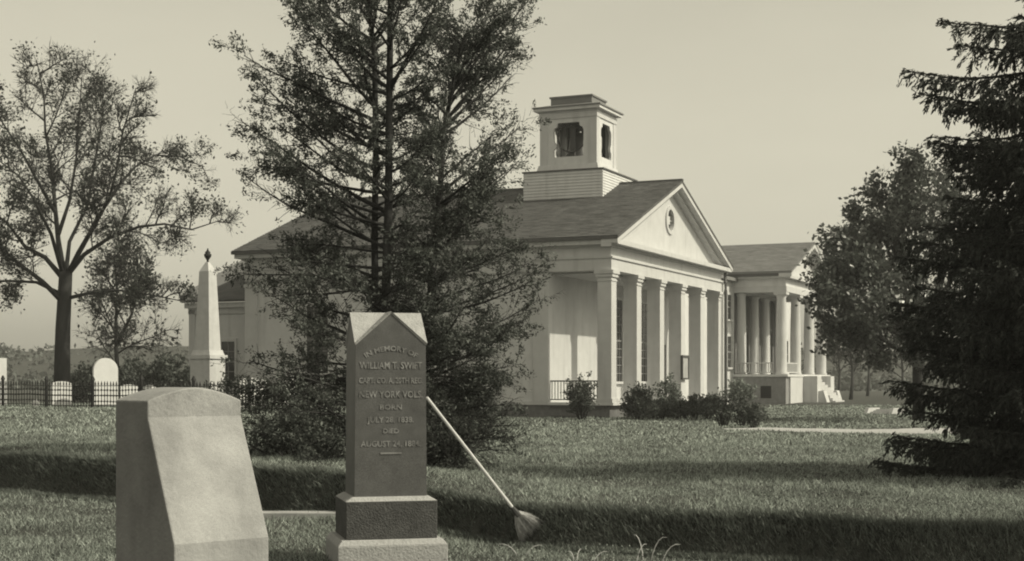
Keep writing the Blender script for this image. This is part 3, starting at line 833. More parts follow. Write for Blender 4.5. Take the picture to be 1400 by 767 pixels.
# ------------------------------------------------------------------ broom leaning on the monument
A = Vector((-0.80, 13.72, 1.50)); B = Vector((0.05, 14.5, 0.34)); C = Vector((0.16, 14.62, 0.15))
br = thing('broom', 'long pale broom leaning against the right side of the dark monument', 'broom', tuple(C))
d = (A - B).normalized()
MB().tube([A - C, B - C + d * 0.0], [0.015, 0.017], 10).build('handle', M['wood'], br)
hd = MB()
u = d.cross(Vector((0, 1, 0))).normalized(); wv = d.cross(u)
hd.tube([B - C + d * 0.1, B - C + d * 0.02, B - C - d * 0.02], [0.018, 0.03, 0.04], 8)
hd.build('collar', M['darkwood'], br)
bb = MB()
for i in range(800):
    a = random.uniform(-1, 1); b_ = random.uniform(-1, 1)
    p0 = B - C + u * a * 0.03 + wv * b_ * 0.022
    l = 0.21 + 0.07 * random.random() + 0.05 * math.sin(a * 7 + 1)
    p1 = p0 - d * l + u * (a * 0.09 + random.gauss(0, 0.022)) + wv * (b_ * 0.035 + random.gauss(0, 0.008))
    bb.tube([p0, (p0 + p1) / 2 + u * a * 0.015, p1], [0.0024, 0.0024, 0.0014], 3, caps=False)
bb.build('bristles', M['straw'], br)

# ------------------------------------------------------------------ graves behind the fence
def stone(name, label, x, y, w, h, t, m, top='round', rz=0.0, group=None, base=False):
    w *= 1.12
    z = float(gz(x, y))
    r = thing(name, label, 'gravestone', (x, y, z - 0.02), rz, group)
    pts = [(-w / 2, 0), (w / 2, 0)]
    if top == 'round':
        pts += [(w / 2 * math.cos(R(a)), h - w / 2 + w / 2 * math.sin(R(a))) for a in range(0, 181, 15)]
    elif top == 'seg':
        pts += [(w / 2 * math.cos(R(a)), h - w * 0.16 + w * 0.16 * math.sin(R(a))) for a in range(0, 181, 15)]
    else:
        pts += [(w / 2, h), (-w / 2, h)]
    flat_shape('tablet', pts, [], t, m, r, to=lambda a, b, c: (a, c, b))
    if base: MB().box(-w / 2 - 0.12, w / 2 + 0.12, -t, t, -0.1, 0.1).build('plinth', M['marble_grey'], r)
    return r


def at(px, py, Y): return ((px - 700) / 2000 * Y, Y, EYE + (520 - py) / 2000 * Y)


x, y, _ = at(144, 0, 59.5)
stone('gravestone', 'tall round topped white gravestone behind the iron fence', x, y, 0.9, 1.98, 0.16, M['gravewhite'], 'round', R(34), base=True)
x, y, _ = at(84, 0, 60)
stone('gravestone', 'short broad white gravestone right at the foot of the bare left tree', x, y, 0.74, 1.0, 0.16, M['gravewhite'], 'seg', R(36))
x, y, _ = at(176, 0, 59)
stone('gravestone', 'small white gravestone just right of the tall round topped one', x, y, 0.64, 0.9, 0.15, M['gravewhite'], 'seg', R(36))
x, y, _ = at(204, 0, 58)
stone('gravestone', 'small arched white gravestone showing above the slanted foreground stone', x, y, 0.64, 0.86, 0.15, M['gravewhite'], 'round', R(36))
x, y, _ = at(-3, 0, 60)
stone('gravestone', 'tall square topped white gravestone cut by the left picture edge', x, y, 0.6, 2.0, 0.18, M['gravewhite'], 'flat', R(30))
x, y, _ = at(345, 0, 53)
stone('gravestone', 'wide white gravestone behind the fence, screened by the dark evergreen', x, y, 0.95, 1.15, 0.16, M['gravewhite'], 'seg', R(36))
x, y, _ = at(398, 0, 50.5)
stone('gravestone', 'narrow white gravestone seen through the evergreen trunk, beside the wide one', x, y, 0.5, 1.1, 0.14, M['gravewhite'], 'round', R(36))
x, y, _ = at(49, 0, 57.6)
z = float(gz(x, y))
fm = MB().frust(-0.12, 0.12, -0.1, 0.1, -0.05, -0.09, 0.09, -0.08, 0.08, 0.22).frust(-0.09, 0.09, -0.08, 0.08, 0.22, -0.03, 0.03, -0.03, 0.03, 0.30).build('foot_marker', M['marble_white'], loc=(x, y, z))
tag(fm, 'tiny white footstone low behind the left fence', 'footstone')

# obelisk
x, y, _ = at(284, 0, 57)
ob = thing('obelisk', 'tall white marble obelisk topped by a small dark urn behind the fence', 'obelisk', (x, y, float(gz(x, y)) - 0.05), ANG - R(84))
ob.rotation_euler = (0, 0, R(-27))
MB().box(-0.62, 0.62, -0.62, 0.62, 0, 0.4).build('plinth', M['marble_grey'], ob)
MB().box(-0.48, 0.48, -0.48, 0.48, 0.4, 1.95).build('pedestal', M['marble_white'], ob, bevel=0.02)
MB().box(-0.54, 0.54, -0.54, 0.54, 1.95, 2.1).frust(-0.46, 0.46, -0.46, 0.46, 2.1, -0.40, 0.40, -0.40, 0.40, 2.3).build('moulding', M['marble_white'], ob)
MB().frust(-0.36, 0.36, -0.36, 0.36, 2.3, -0.235, 0.235, -0.235, 0.235, 5.35).frust(-0.235, 0.235, -0.235, 0.235, 5.35, -0.06, 0.06, -0.06, 0.06, 5.72).build('shaft', M['marble_white'], ob, bevel=0.01)
MB().lathe([(0.05, 5.7), (0.04, 5.8), (0.13, 5.93), (0.15, 6.02), (0.1, 6.06), (0.11, 6.1), (0.04, 6.18), (0.02, 6.26)], 0, 0, 12).build('urn', M['iron'], ob, smooth=True)

# ------------------------------------------------------------------ iron fence
FP = [(-27.0, 63.0), (-20.3, 58.2), (-5.2, 47.0), (-3.6, 45.8)]
fence = thing('iron_fence', 'low black iron picket fence in front of the white gravestones', 'fence', (FP[0][0], FP[0][1], 0))
pk_ = MB()
pk_.box(-0.010, 0.010, -0.010, 0.010, 0.04, 0.9)
for zc in (0.28, 0.5, 0.7): pk_.frust(-0.03, 0.03, -0.03, 0.03, zc - 0.03, -0.03, 0.03, -0.03, 0.03, zc + 0.03)
pk_.frust(-0.035, 0.035, -0.02, 0.02, 0.9, -0.004, 0.004, -0.004, 0.004, 1.04)
pkm = pk_.mesh('picket', M['iron'])
pom = MB().box(-0.045, 0.045, -0.045, 0.045, -0.1, 1.08).frust(-0.07, 0.07, -0.07, 0.07, 1.08, -0.02, 0.02, -0.02, 0.02, 1.24).mesh('post', M['iron'])
dacc = 0; npk = 0
for (a, b_) in zip(FP[:-1], FP[1:]):
    a = Vector(a); b_ = Vector(b_); L_ = (b_ - a).length; rot = math.atan2((b_ - a).y, (b_ - a).x)
    n = int(L_ / 0.175)
    for i in range(n):
        p = a + (b_ - a) * (i + 0.5) / n; z = float(gz(p.x, p.y))
        post_here = (i % 16 == 0)
        o = bpy.data.objects.new('post' if post_here else 'picket', pom if post_here else pkm)
        COL.objects.link(o); o.parent = fence; o.location = (p.x - FP[0][0], p.y - FP[0][1], z); o.rotation_euler = (0, R(random.gauss(0, 0.8)), rot)
    for (h, name) in ((0.86, 'top_rail'), (0.50, 'middle_rail'), (0.12, 'bottom_rail')):
        pts = []
        for j in range(13):
            p = a + (b_ - a) * j / 12; pts.append((p.x - FP[0][0], p.y - FP[0][1], float(gz(p.x, p.y)) + h))
        MB().tube(pts, 0.014, 4).build(name, M['iron'], fence)


# ------------------------------------------------------------------ foliage tools
def leaves(P, D, size, asp, jit, n, seed=0, flat=0.0):
    """P points (N,3), D directions (N,3); n leaves per point; returns diamond quads"""
    g = np.random.default_rng(seed)
    P = np.repeat(np.asarray(P, float), n, 0); D = np.repeat(np.asarray(D, float), n, 0)
    N = len(P)
    P = P + g.normal(0, 1, (N, 3)) * jit
    d = D + g.normal(0, 0.75, (N, 3)); d /= np.linalg.norm(d, axis=1, keepdims=True) + 1e-9
    q = g.normal(0, 1, (N, 3)); q[:, 2] *= (1 - flat)
    s = np.cross(d, q); s /= np.linalg.norm(s, axis=1, keepdims=True) + 1e-9
    l = size * g.uniform(0.6, 1.35, (N, 1)); w = l * asp
    v = np.stack([P - d * l / 2, P + s * w / 2, P + d * l / 2, P - s * w / 2], 1)
    return v.reshape(-1, 3)


class Tree:
    def __init__(s, seed): s.r = random.Random(seed); s.mb = MB(); s.P = []; s.D = []
    def limb(s, pts, r0, r1, n=6):
        k = len(pts); s.mb.tube(pts, [r0 + (r1 - r0) * (i / (k - 1)) ** 0.8 for i in range(k)], n)
    def pos(s, pts, t):
        f = t * (len(pts) - 1); i = min(int(f), len(pts) - 2); u = f - i
        return Vector(pts[i]).lerp(Vector(pts[i + 1]), u), (Vector(pts[i + 1]) - Vector(pts[i])).normalized()
    def ramify(s, pts, r, L, n, lvl, mx, spread=(30, 65), up=0.15, t0=0.25, lsp=0.12, taper=0.5, grav=0.0, sides=4):
        R_ = s.r
        for k in range(n):
            t = t0 + (1 - t0) * ((k + R_.random()) / n)
            p, d = s.pos(pts, t)
            ax = d.cross(Vector((R_.gauss(0, 1), R_.gauss(0, 1), R_.gauss(0, 1)))).normalized()
            nd = Matrix.Rotation(R(R_.uniform(*spread)), 3, ax) @ d
            nd = (nd + Vector((0, 0, up))).normalized()
            l = L * (1 - taper * t) * R_.uniform(0.6, 1.2)
            q = [p]; cur = nd
            for j in range(4):
                cur = (cur + Vector((R_.gauss(0, 0.16), R_.gauss(0, 0.16), R_.gauss(0, 0.14) - grav))).normalized()
                q.append(q[-1] + cur * l / 4)
            s.limb(q, r, r * 0.35, sides)
            if lvl < mx: s.ramify(q, r * 0.5, L * 0.5, n if lvl > 0 else max(3, n - 1), lvl + 1, mx, spread, up, 0.2, lsp, taper, grav, 3)
            if lvl >= mx - 0:
                m_ = max(2, int(l / lsp))
                for j in range(m_):
                    pp, dd = s.pos(q, 0.25 + 0.75 * (j + R_.random()) / m_)
                    s.P.append(tuple(pp)); s.D.append(tuple(dd))


def make_tree(name, label, cat, base, tree, bark, leafm, size, asp, jit, n, seed, group=None, keep=1.0, flat=0.0, clump=None):
    r = thing(name, label, cat, base, 0, group)
    tree.mb.v = [(v[0] - base[0], v[1] - base[1], v[2] - base[2]) for v in tree.mb.v]
    tree.mb.build('trunk', bark, r, smooth=True)
    if leafm and tree.P:
        P = np.array(tree.P); D = np.array(tree.D)
        if clump:
            fq, th = clump
            ph = np.array([seed * 1.3, seed * 0.7, seed * 2.1])
            q_ = P * fq + ph
            nv_ = np.sin(q_[:, 0] + 1.7 * np.sin(q_[:, 2] * 0.6)) + np.sin(q_[:, 1] * 1.1 + 1.5 * np.sin(q_[:, 0] * 0.7)) + np.sin(q_[:, 2] * 1.7 + 1.4 * np.sin(q_[:, 1] * 0.8 + q_[:, 0] * 0.5))
            k_ = nv_ > th + np.random.default_rng(seed + 1).normal(0, 0.35, len(P))
            P, D = P[k_], D[k_]
        if keep < 1:
            k_ = np.random.default_rng(seed).random(len(P)) < keep; P, D = P[k_], D[k_]
        np_obj('crown', leaves(P, D, size, asp, jit, n, seed, flat), 4, leafm, r, base)
    return r


def wpath(pix, Y0, dys=None):
    return [Vector(at(px, py, Y0 + (dys[i] if dys else 0))) for i, (px, py) in enumerate(pix)]


# --- left spreading deciduous tree
T = Tree(3)
Y0 = 66
gzb = float(gz(-20.3, 66))
trunk = wpath([(85, 545), (85, 500), (86, 450), (88, 410), (90, 372)], Y0)
T.limb(trunk, 0.39, 0.30, 12)
limbs = [
    ([(88, 380), (80, 330), (75, 280), (71, 230), (62, 180), (60, 130), (50, 82)], [0, 0, .5, 1, 1, 1.5, 2], 0.24),
    ([(92, 378), (108, 345), (128, 310), (150, 270), (160, 230), (168, 180), (186, 120)], [0, 0, -1, -1.5, -2, -2, -2], 0.24),
    ([(92, 376), (115, 348), (150, 325), (190, 310), (225, 306), (262, 314), (305, 300)], [0, -.5, -1, -1, -1, 0, 1], 0.2),
    ([(140, 288), (165, 250), (185, 228), (212, 212), (245, 214), (278, 228)], [-1.4, -1, 0, 1, 1.5, 2], 0.13),
    ([(86, 380), (62, 352), (35, 338), (10, 305), (-30, 275), (-70, 250)], [0, .5, 1, 1.5, 2, 2], 0.22),
    ([(85, 412), (58, 385), (25, 360), (0, 338), (-50, 318), (-95, 300)], [0, -1, -1.5, -2, -2.5, -3], 0.22),
    ([(92, 408), (125, 400), (165, 397), (200, 402), (246, 411)], [0, -.5, -1, -1, -.5], 0.15),
    ([(84, 402), (50, 386), (10, 384), (-40, 388), (-80, 372)], [0, .5, 1.5, 2, 2], 0.15),
    ([(80, 320), (95, 275), (104, 220), (108, 165), (112, 105)], [0, 1.5, 2.5, 3, 3], 0.16),
    ([(75, 290), (50, 245), (28, 205), (5, 170), (-15, 130)], [0.4, 0, -1, -1.5, -2], 0.15),
    ([(90, 375), (95, 330), (120, 280), (130, 220), (140, 160), (140, 110)], [0, 2, 3, 4, 4, 4], 0.18),
    ([(86, 375), (70, 320), (45, 270), (25, 240), (-20, 205)], [0, -2, -3, -4, -4], 0.17),
]
for (pix, dy, r0) in limbs:
    p = wpath(pix, Y0, dy)
    T.limb(p, r0 * 0.62, 0.022, 7)
    L_ = sum((p[i + 1] - p[i]).length for i in range(len(p) - 1))
    T.ramify(p, r0 * 0.2, min(3.3, L_ * 0.27), 12, 0, 2, (28, 75), 0.2, 0.22, 0.3, 0.5)
make_tree('spreading_tree', 'large spreading tree with few small leaves behind the fence at left', 'tree', (trunk[0].x, Y0, gzb - 0.2), T, M['bark'], M['spring'], 0.15, 0.6, 0.18, 3, 5, keep=0.24, clump=(2.9, 0.0))

# --- thin young tree behind it
T = Tree(9)
p = wpath([(165, 540), (160, 500), (158, 450), (160, 400), (157, 350)], 76)
T.limb(p, 0.16, 0.04, 8); T.ramify(p, 0.05, 4.0, 14, 0, 2, (35, 75), 0.25, 0.2, 0.3, 0.6)
p2 = wpath([(160, 470), (180, 430), (190, 390), (188, 350)], 76); T.limb(p2, 0.1, 0.03, 6); T.ramify(p2, 0.05, 2.2, 9, 0, 2, (35, 70), 0.2, 0.2, 0.3)
make_tree('young_tree', 'slender leafy young tree between the spreading tree and the obelisk', 'tree', (p[0].x, 76, 0.0), T, M['bark'], M['spring'], 0.2, 0.6, 0.15, 2, 6, keep=0.2)


# --- evergreens in the middle ground
def env(tbl, z):
    return float(np.interp(z, [q[0] for q in tbl], [q[1] for q in tbl]))


def evergreen(seed, trunks, Lt, Rt, Y0, nbr, depth_r, ang_top, ang_low, lowz, mxz, lsp=0.06, front=0.75, r_br=0.028):
    """trunks: list of world paths; Lt/Rt tables (z, reach) to the left/right"""
    T = Tree(seed); rr = T.r
    for (pts, r0) in trunks: T.limb(pts, r0, 0.03, 9)
    main = trunks[0][0]
    zs_ = [p.z for p in main]
    for i in range(nbr):
        z = lowz + (mxz - lowz) * ((i + rr.random()) / nbr) ** 1.5
        tr = trunks[rr.randrange(len(trunks))][0] if len(trunks) > 1 else main
        if z > tr[-1].z: tr = main
        if z > tr[-1].z: continue
        zz_ = [p.z for p in tr]
        p = Vector((np.interp(z, zz_, [q.x for q in tr]), np.interp(z, zz_, [q.y for q in tr]), z))
        a = rr.uniform(0, 2 * math.pi)
        ca, sa = math.cos(a), math.sin(a)
        f = (z - lowz) / (mxz - lowz)
        elev = ang_low + (ang_top - ang_low) * min(1, f * 1.3) + rr.gauss(0, 8)
        zt = z
        for _ in range(3):
            reach_lr = env(Rt, zt) if ca > 0 else env(Lt, zt)
            reach = reach_lr * abs(ca) + depth_r * abs(sa) * reach_lr / 2.0
            zt = z + reach * 0.85 * math.tan(R(elev))
        reach *= rr.uniform(0.62, 1.03)
        l = reach / max(0.3, math.cos(R(elev)))
        d = Vector((ca * math.cos(R(elev)), sa * math.cos(R(elev)), math.sin(R(elev))))
        pts = [p]; cur = d
        for j in range(6):
            cur = (cur + Vector((rr.gauss(0, 0.07), rr.gauss(0, 0.07), rr.gauss(0, 0.06) + (0.05 if f > 0.3 else 0.02)))).normalized()
            pts.append(pts[-1] + cur * l / 6)
        T.limb(pts, r_br * (0.5 + l / 3), 0.006, 5)
        nn = int(6 + l * 9)
        T.ramify(pts, 0.007, 0.42 + 0.10 * l, nn, 0, 0, (25, 62), 0.06, 0.16, lsp, 0.55, 0.015, 3)
        for q_ in range(int(l * 4)):
            pp, dd = T.pos(pts, rr.uniform(0.3, 1.0))
            e_ = pp + (dd + Vector((rr.gauss(0, .5), rr.gauss(0, .5), rr.gauss(0, .3)))).normalized() * 0.5
            T.ramify([pp, pp.lerp(e_, .5), e_], 0.004, 0.24, 6, 0, 0, (25, 60), 0.05, 0.1, lsp, 0.4, 0.01, 3)
    return T


Yc = 21.5
zc = lambda py, Y=Yc: EYE + (520 - py) / 2000 * Y
sc_ = Yc / 2000
Lt = [(0.4, 0.9), (zc(620), 1.9), (zc(560), 2.1), (zc(500), 2.35), (zc(440), 2.2), (zc(390), 1.8), (zc(330), 1.75), (zc(260), 2.05), (zc(190), 2.2), (zc(140), 2.0), (zc(80), 1.75), (zc(20), 1.35), (zc(-80), 1.0), (zc(-300), 0.2)]
Rt = [(0.4, 1.2), (zc(560), 1.3), (zc(440), 1.1), (zc(300), 0.8), (zc(200), 0.75), (zc(100), 0.9), (zc(20), 1.2), (zc(-80), 1.0), (zc(-300), 0.2)]
t1 = wpath([(528, 632), (529, 560), (527, 470), (528, 380), (531, 280), (532, 150), (534, 0), (536, -150), (538, -330)], Yc)
t2 = wpath([(524, 600), (519, 520), (514, 440), (512, 330), (514, 200), (512, 80), (500, -40), (490, -160)], Yc, [0.05, .15, .25, .3, .3, .3, .3, .3])
T = evergreen(21, [(t1, 0.10), (t2, 0.075)], Lt, Rt, Yc, 205, 1.4, 42, -10, 0.75, zc(-270), lsp=0.034)
make_tree('evergreen_tree', 'tall dark twin stemmed evergreen rising past the top of the picture', 'tree', (t1[0].x, Yc, 0.38), T, M['bark'], M['hemlock'], 0.052, 0.42, 0.028, 4, 31, keep=1.0, clump=(6.5, -0.35))
Yd = 22.3
zd = lambda py: zc(py, Yd)
Rt2 = [(0.5, 1.0), (zd(620), 1.2), (zd(560), 1.35), (zd(500), 1.7), (zd(440), 1.95), (zd(390), 1.7), (zd(330), 1.2), (zd(260), 1.35), (zd(190), 1.3), (zd(140), 1.35), (zd(85), 1.5), (zd(50), 0.7), (zd(10), 0.15)]
Lt2 = [(0.5, 1.0), (zd(500), 0.7), (zd(400), 0.6), (zd(300), 0.45), (zd(200), 0.55), (zd(100), 0.6), (zd(30), 0.3)]
t3 = wpath([(566, 640), (572, 560), (582, 460), (592, 370), (600, 280), (607, 180), (622, 100), (640, 40)], Yd)
T = evergreen(22, [(t3, 0.075)], Lt2, Rt2, Yd, 150, 1.3, 38, -8, 0.8, zd(55), lsp=0.034)
make_tree('evergreen_tree', 'shorter slender evergreen leaning right, against the right of the twin stemmed one', 'tree', (t3[0].x, Yd, 0.38), T, M['bark2'], M['hemlock'], 0.052, 0.42, 0.028, 4, 32, keep=1.0, clump=(6.5, -0.45))

# undergrowth at the evergreens' feet
def shrub(name, label, x, y, w, h, nst, seed, m, size, n=3, group=None, lsp=0.05, bark='bark', up=0.6, keep=1.0, stem=0.02):
    T = Tree(seed); rr = T.r
    z = float(gz(x, y))
    for i in range(nst):
        a = rr.uniform(0, 2 * math.pi); sp = rr.uniform(0.05, 1)
        tx, ty = math.cos(a) * w / 2 * sp, math.sin(a) * w / 2 * sp
        hh = h * (1 - 0.35 * sp * sp) * rr.uniform(0.75, 1.08)
        b0 = Vector((x + tx * 0.25, y + ty * 0.25, z - 0.05)); e0 = Vector((x + tx, y + ty, z + hh))
        m0 = b0.lerp(e0, 0.5) + Vector((tx * 0.12, ty * 0.12, 0.03))
        pts = [b0, b0.lerp(m0, 0.5), m0, m0.lerp(e0, 0.5), e0]
        T.limb(pts, stem, 0.004, 4)
        T.ramify(pts, stem * 0.4, h * 0.35, 6, 0, 1, (25, 60), up * 0.3, 0.15, lsp, 0.4)
    return make_tree(name, label, 'shrub', (x, y, z), T, M[bark], M[m], size, 0.55, size * 0.6, n, seed, group, keep)


shrub('undergrowth_bush', 'dark scrubby bush under the left skirts of the tall evergreen', -3.0, 20.6, 1.8, 0.55, 18, 41, 'hemlock', 0.06, 2, lsp=0.06)
shrub('undergrowth_bush', 'scrubby dark bush directly behind the dark granite monument', -1.4, 21.0, 1.7, 0.7, 18, 42, 'hemlock', 0.07, 2, lsp=0.08)
shrub('undergrowth_bush', 'low loose scrub thicket left of the evergreen trunks before the iron fence', -3.3, 22.6, 1.6, 0.75, 12, 43, 'hemlock', 0.06, 2, lsp=0.06)
# low bare trailing boughs
T = Tree(77)
for i in range(16):
    b0 = Vector((-1.6 + random.uniform(-0.2, 0.3), 21.3, random.uniform(0.55, 1.3)))
    a = random.uniform(-1.1, 0.2); l = random.uniform(1.1, 2.0)
    pts = [b0 + Vector((math.cos(a) * l * t, math.sin(a) * l * t * 0.9, -0.55 * b0.z * t * 0.5 + 0.22 * t * t)) for t in (0, .25, .5, .75, 1)]
    T.limb(pts, 0.013, 0.003, 5); T.ramify(pts, 0.006, 0.6, 8, 0, 1, (20, 50), 0.02, 0.2, 0.12, 0.4)
make_tree('trailing_boughs', 'fallen brush of nearly bare boughs spreading right of the monument under the evergreens', 'brush', (-1.6, 21.3, 0.38), T, M['bark'], M['hemlock'], 0.05, 0.5, 0.03, 1, 33, keep=0.5)

# --- glossy round tree by the far house
T = Tree(15)
Yr = 60.0
br_ = wpath([(1256, 585), (1256, 540), (1255, 500), (1254, 460)], Yr)
T.limb(br_, 0.28, 0.2, 9)
rr = T.r
blob = [  # centre px, py, radius px, dy
    (1160, 390, 55, -2), (1150, 450, 45, -1), (1210, 330, 65, 0), (1250, 270, 62, 0), (1300, 260, 62, 2), (1220, 410, 70, -3), (1290, 360, 80, 0),
    (1340, 330, 70, 1), (1200, 470, 45, 2), (1145, 350, 34, 0), (1350, 420, 70, 2), (1290, 450, 50, -2), (1240, 225, 24, 0), (1180, 300, 34, 1), (1215, 270, 40, 1), (1130, 400, 34, -2), (1170, 345, 45, -1)]
for (bx, by, brd, dy) in blob:
    c = Vector(at(bx, by, Yr + dy)); rad = brd / 2000 * Yr
    st_ = T.pos(br_, 0.55 + 0.45 * rr.random())[0]
    m1 = st_.lerp(c, 0.5) + Vector((rr.gauss(0, .3), rr.gauss(0, .3), 0.3))
    T.limb([st_, st_.lerp(m1, 0.5), m1, m1.lerp(c, 0.5), c], 0.13, 0.05, 6)
    for i in range(16):
        v = Vector((rr.gauss(0, 1), rr.gauss(0, 1), rr.gauss(0, 1))).normalized() * rad * rr.uniform(0.6, 1.0)
        s0 = m1.lerp(c, rr.random())
        e0 = c + v
        pts = [s0, s0.lerp(e0, .3), s0.lerp(e0, .6) + Vector((0, 0, 0.1)), e0]
        T.limb(pts, 0.035, 0.01, 4)
        T.ramify(pts, 0.012, rad * 0.6, 6, 0, 1, (30, 70), 0.1, 0.35, 0.24, 0.3, 0, 3)
make_tree('broadleaf_tree', 'rounded glossy leaved tree standing right of the columned house', 'tree', (br_[0].x, Yr, float(gz(br_[0].x, Yr))), T, M['bark'], M['glossy'], 0.21, 0.62, 0.14, 3, 34, keep=0.85, clump=(4.5, -0.3))


# --- dark spruce, trunk just beyond the right edge
def spruce(seed, bx, by, H, layers, name, label, nper=15, cen=None, dens=1.0):
    """layers: (z of the bough tips, reach)"""
    T = Tree(seed); rr = T.r
    z0 = float(gz(bx, by))
    T.limb([Vector((bx, by, z0 - 0.1)), Vector((bx, by, z0 + H * 0.5)), Vector((bx, by, z0 + H))], 0.24, 0.02, 10)
    for (zt, reach) in layers:
        a00 = rr.uniform(0, 6.28)
        for k in range(nper):
            if zt > 5.4 and k and k % 3: continue
            a = a00 + 2 * math.pi * (k + rr.uniform(-0.3, 0.3)) / nper
            if cen is not None and k == 0: a = cen
            L = reach * (1.0 if (cen is not None and k == 0) else rr.uniform(0.75, 1.0))
            ca, sa = math.cos(a), math.sin(a)
            zz0 = zt + rr.uniform(-0.24, 0.24) * (k > 0) + 0.10 * L
            pts = []
            for j in range(9):
                t = j / 8
                pts.append(Vector((bx + ca * L * t, by + sa * L * t + rr.gauss(0, 0.01), zz0 - 0.10 * L * t - 0.09 * L * math.sin(t * math.pi) + rr.gauss(0, 0.008))))
            T.limb(pts, 0.035, 0.006, 5)
            side = Vector((-sa, ca, 0))
            nsh = int((6 + L * 12) * dens)
            for q_ in range(nsh):
                t = 0.1 + 0.9 * (q_ + rr.random()) / nsh
                p, d = T.pos(pts, t)
                sg = 1 if q_ % 2 else -1
                l = (0.13 + 0.26 * L * (1 - t) ** 0.8) * rr.uniform(0.6, 1.15)
                dd = (d * 0.9 + side * sg * rr.uniform(0.35, 0.9) + Vector((0, 0, rr.uniform(-0.75, -0.15)))).normalized()
                sh = [p, p + dd * l * 0.5, p + dd * l + Vector((0, 0, -0.12 * l))]
                T.limb(sh, 0.007, 0.003, 3)
                m_ = int(3 + l / 0.05)
                for j in range(m_):
                    pp, d2 = T.pos(sh, (j + rr.random()) / m_)
                    T.P.append(tuple(pp)); T.D.append(tuple(d2 * 2.2))
                if l > 0.2:
                    for _ in range(int(l / 0.07)):
                        pp, d2 = T.pos(sh, rr.random())
                        hd_ = (d2 * 0.6 + Vector((rr.gauss(0, .35), rr.gauss(0, .35), -0.9))).normalized()
                        hl = rr.uniform(0.08, 0.2)
                        for w_ in (0.2, 0.4, 0.6, 0.8, 1.0):
                            T.P.append(tuple(pp + hd_ * hl * w_)); T.D.append(tuple(hd_ * 2.2))
            m_ = int(L / 0.025)
            for j in range(m_):
                pp, d2 = T.pos(pts, 0.1 + 0.9 * (j + rr.random()) / m_)
                T.P.append(tuple(pp)); T.D.append(tuple(d2 * 2.2))
    return make_tree(name, label, 'tree', (bx, by, z0), T, M['bark'], M['spruce'], 0.075, 0.30, 0.014, 2, seed)


Ys = 19.0
zsz = lambda py: zc(py, Ys)
px2m = Ys / 2000
SX = 1500
lay = [(-4, 1400), (27, 1284), (60, 1305), (95, 1234), (128, 1255), (192, 1268), (228, 1300), (268, 1290), (310, 1262), (352, 1226), (392, 1250), (430, 1211), (475, 1240), (520, 1214), (560, 1235),
       (600, 1214), (630, 1200), (655, 1205), (682, 1240), (705, 1290), (-60, 1400), (-130, 1420), (-210, 1440), (-290, 1465)]
lays = [(zsz(py), (SX - px) * px2m) for (py, px) in lay]
spruce(51, (SX - 700) * px2m, Ys, 10.4, lays, 'spruce_tree', 'black green spruce with drooping layered boughs at right edge', 15, math.pi)
# the next spruce of the row stands outside the picture to the right and shades the lawn corner
lay2 = [(0.7 + 0.7 * i, 3.1 * (1 - i / 10.5)) for i in range(10)]
spruce(52, 9.6, 11.4, 7.6, lay2, 'spruce_tree', 'second spruce beyond the right edge, shading the lawn corner', 11, dens=0.7)

lay3 = [(0.25 + 0.5 * i, 2.5 * (1 - (i / 13) ** 1.4) + 0.15) for i in range(13)]  # unseen tree added to block skylight on the slanted stone's left side
spruce(53, -6.6, 9.6, 7.0, lay3, 'spruce_tree', 'added spruce, unseen beyond the left edge, darkening the side of the slanted gravestone', 12, dens=0.8)

# --- shrubs along the church front
mch = Matrix.Translation(CH) @ Matrix.Rotation(ANG, 4, 'Z')
GR = 'shrubs planted along the church front'
x, y, _ = at(797, 0, 60.5)
shrub('shrub', 'dark upright shrub in front of the near church porch railing', x, y, 1.5, 1.6, 20, 61, 'shrub', 0.10, 3, GR, lsp=0.12, up=1.0, stem=0.03)
x, y, _ = at(874, 0, 61.0)
shrub('shrub', 'low dark rounded shrub beside the corner pillar of the church', x, y, 1.3, 1.25, 18, 62, 'shrub', 0.13, 3, GR, lsp=0.12, stem=0.03)
lbls = ['pale flowering shrub below the second pillar of the church', 'mixed leafy shrub below the third church pillar', 'tall thin grey shrub rising against the third church pillar',
        'low bushy shrub below the notice board', 'dense shrub below the fifth church pillar', 'bushy shrub beside the far church corner']
for i, (px, Yb, w_, h_, m_) in enumerate([(892, 62.5, 1.0, 0.75, 'shrub_pale'), (904, 63, 1.2, 0.75, 'shrub'), (915, 66, 1.0, 1.7, 'shrub_pale'), (930, 63, 1.4, 0.75, 'shrub'), (948, 63, 1.3, 0.9, 'shrub'), (967, 62, 1.3, 0.95, 'shrub')]):
    x, y, _ = at(px, 0, Yb)
    shrub('shrub', lbls[i], x, y, w_, h_, 12, 63 + i, m_, 0.12, 2, GR, lsp=0.13, stem=0.025)
for i, (px, Yb, w_, h_, lb) in enumerate([(990, 50, 1.2, 1.15, 'loose leggy shrub standing at the near end of the pale path'), (1014, 50, 0.9, 0.95, 'smaller leggy shrub, second at the near end of the path'), (1030, 48, 0.8, 0.7, 'low sprig bush on the edge of the pale path')]):
    x, y, _ = at(px, 0, Yb)
    shrub('shrub', lb, x, y, w_, h_, 9, 73 + i, 'shrub', 0.11, 2, None, lsp=0.13, stem=0.03, keep=0.55)
# shrubs behind the fence, left
for i, (px, Yb, w_, h_, lb) in enumerate([(222, 66, 3.4, 2.0, 'broad dark bush behind the fence left of the obelisk'), (185, 70, 3.0, 1.9, 'rounded dark bush under the young tree'), (120, 72, 3.2, 1.7, 'loose bush behind the tall round topped gravestone'), (250, 68, 1.8, 1.5, 'small dark bush close against the rear wing wall')]):
    x, y, _ = at(px, 0, Yb)
    shrub('bush', lb, x, y, w_, h_, 22, 81 + i, 'shrub', 0.17, 3, None, lsp=0.17, stem=0.03)
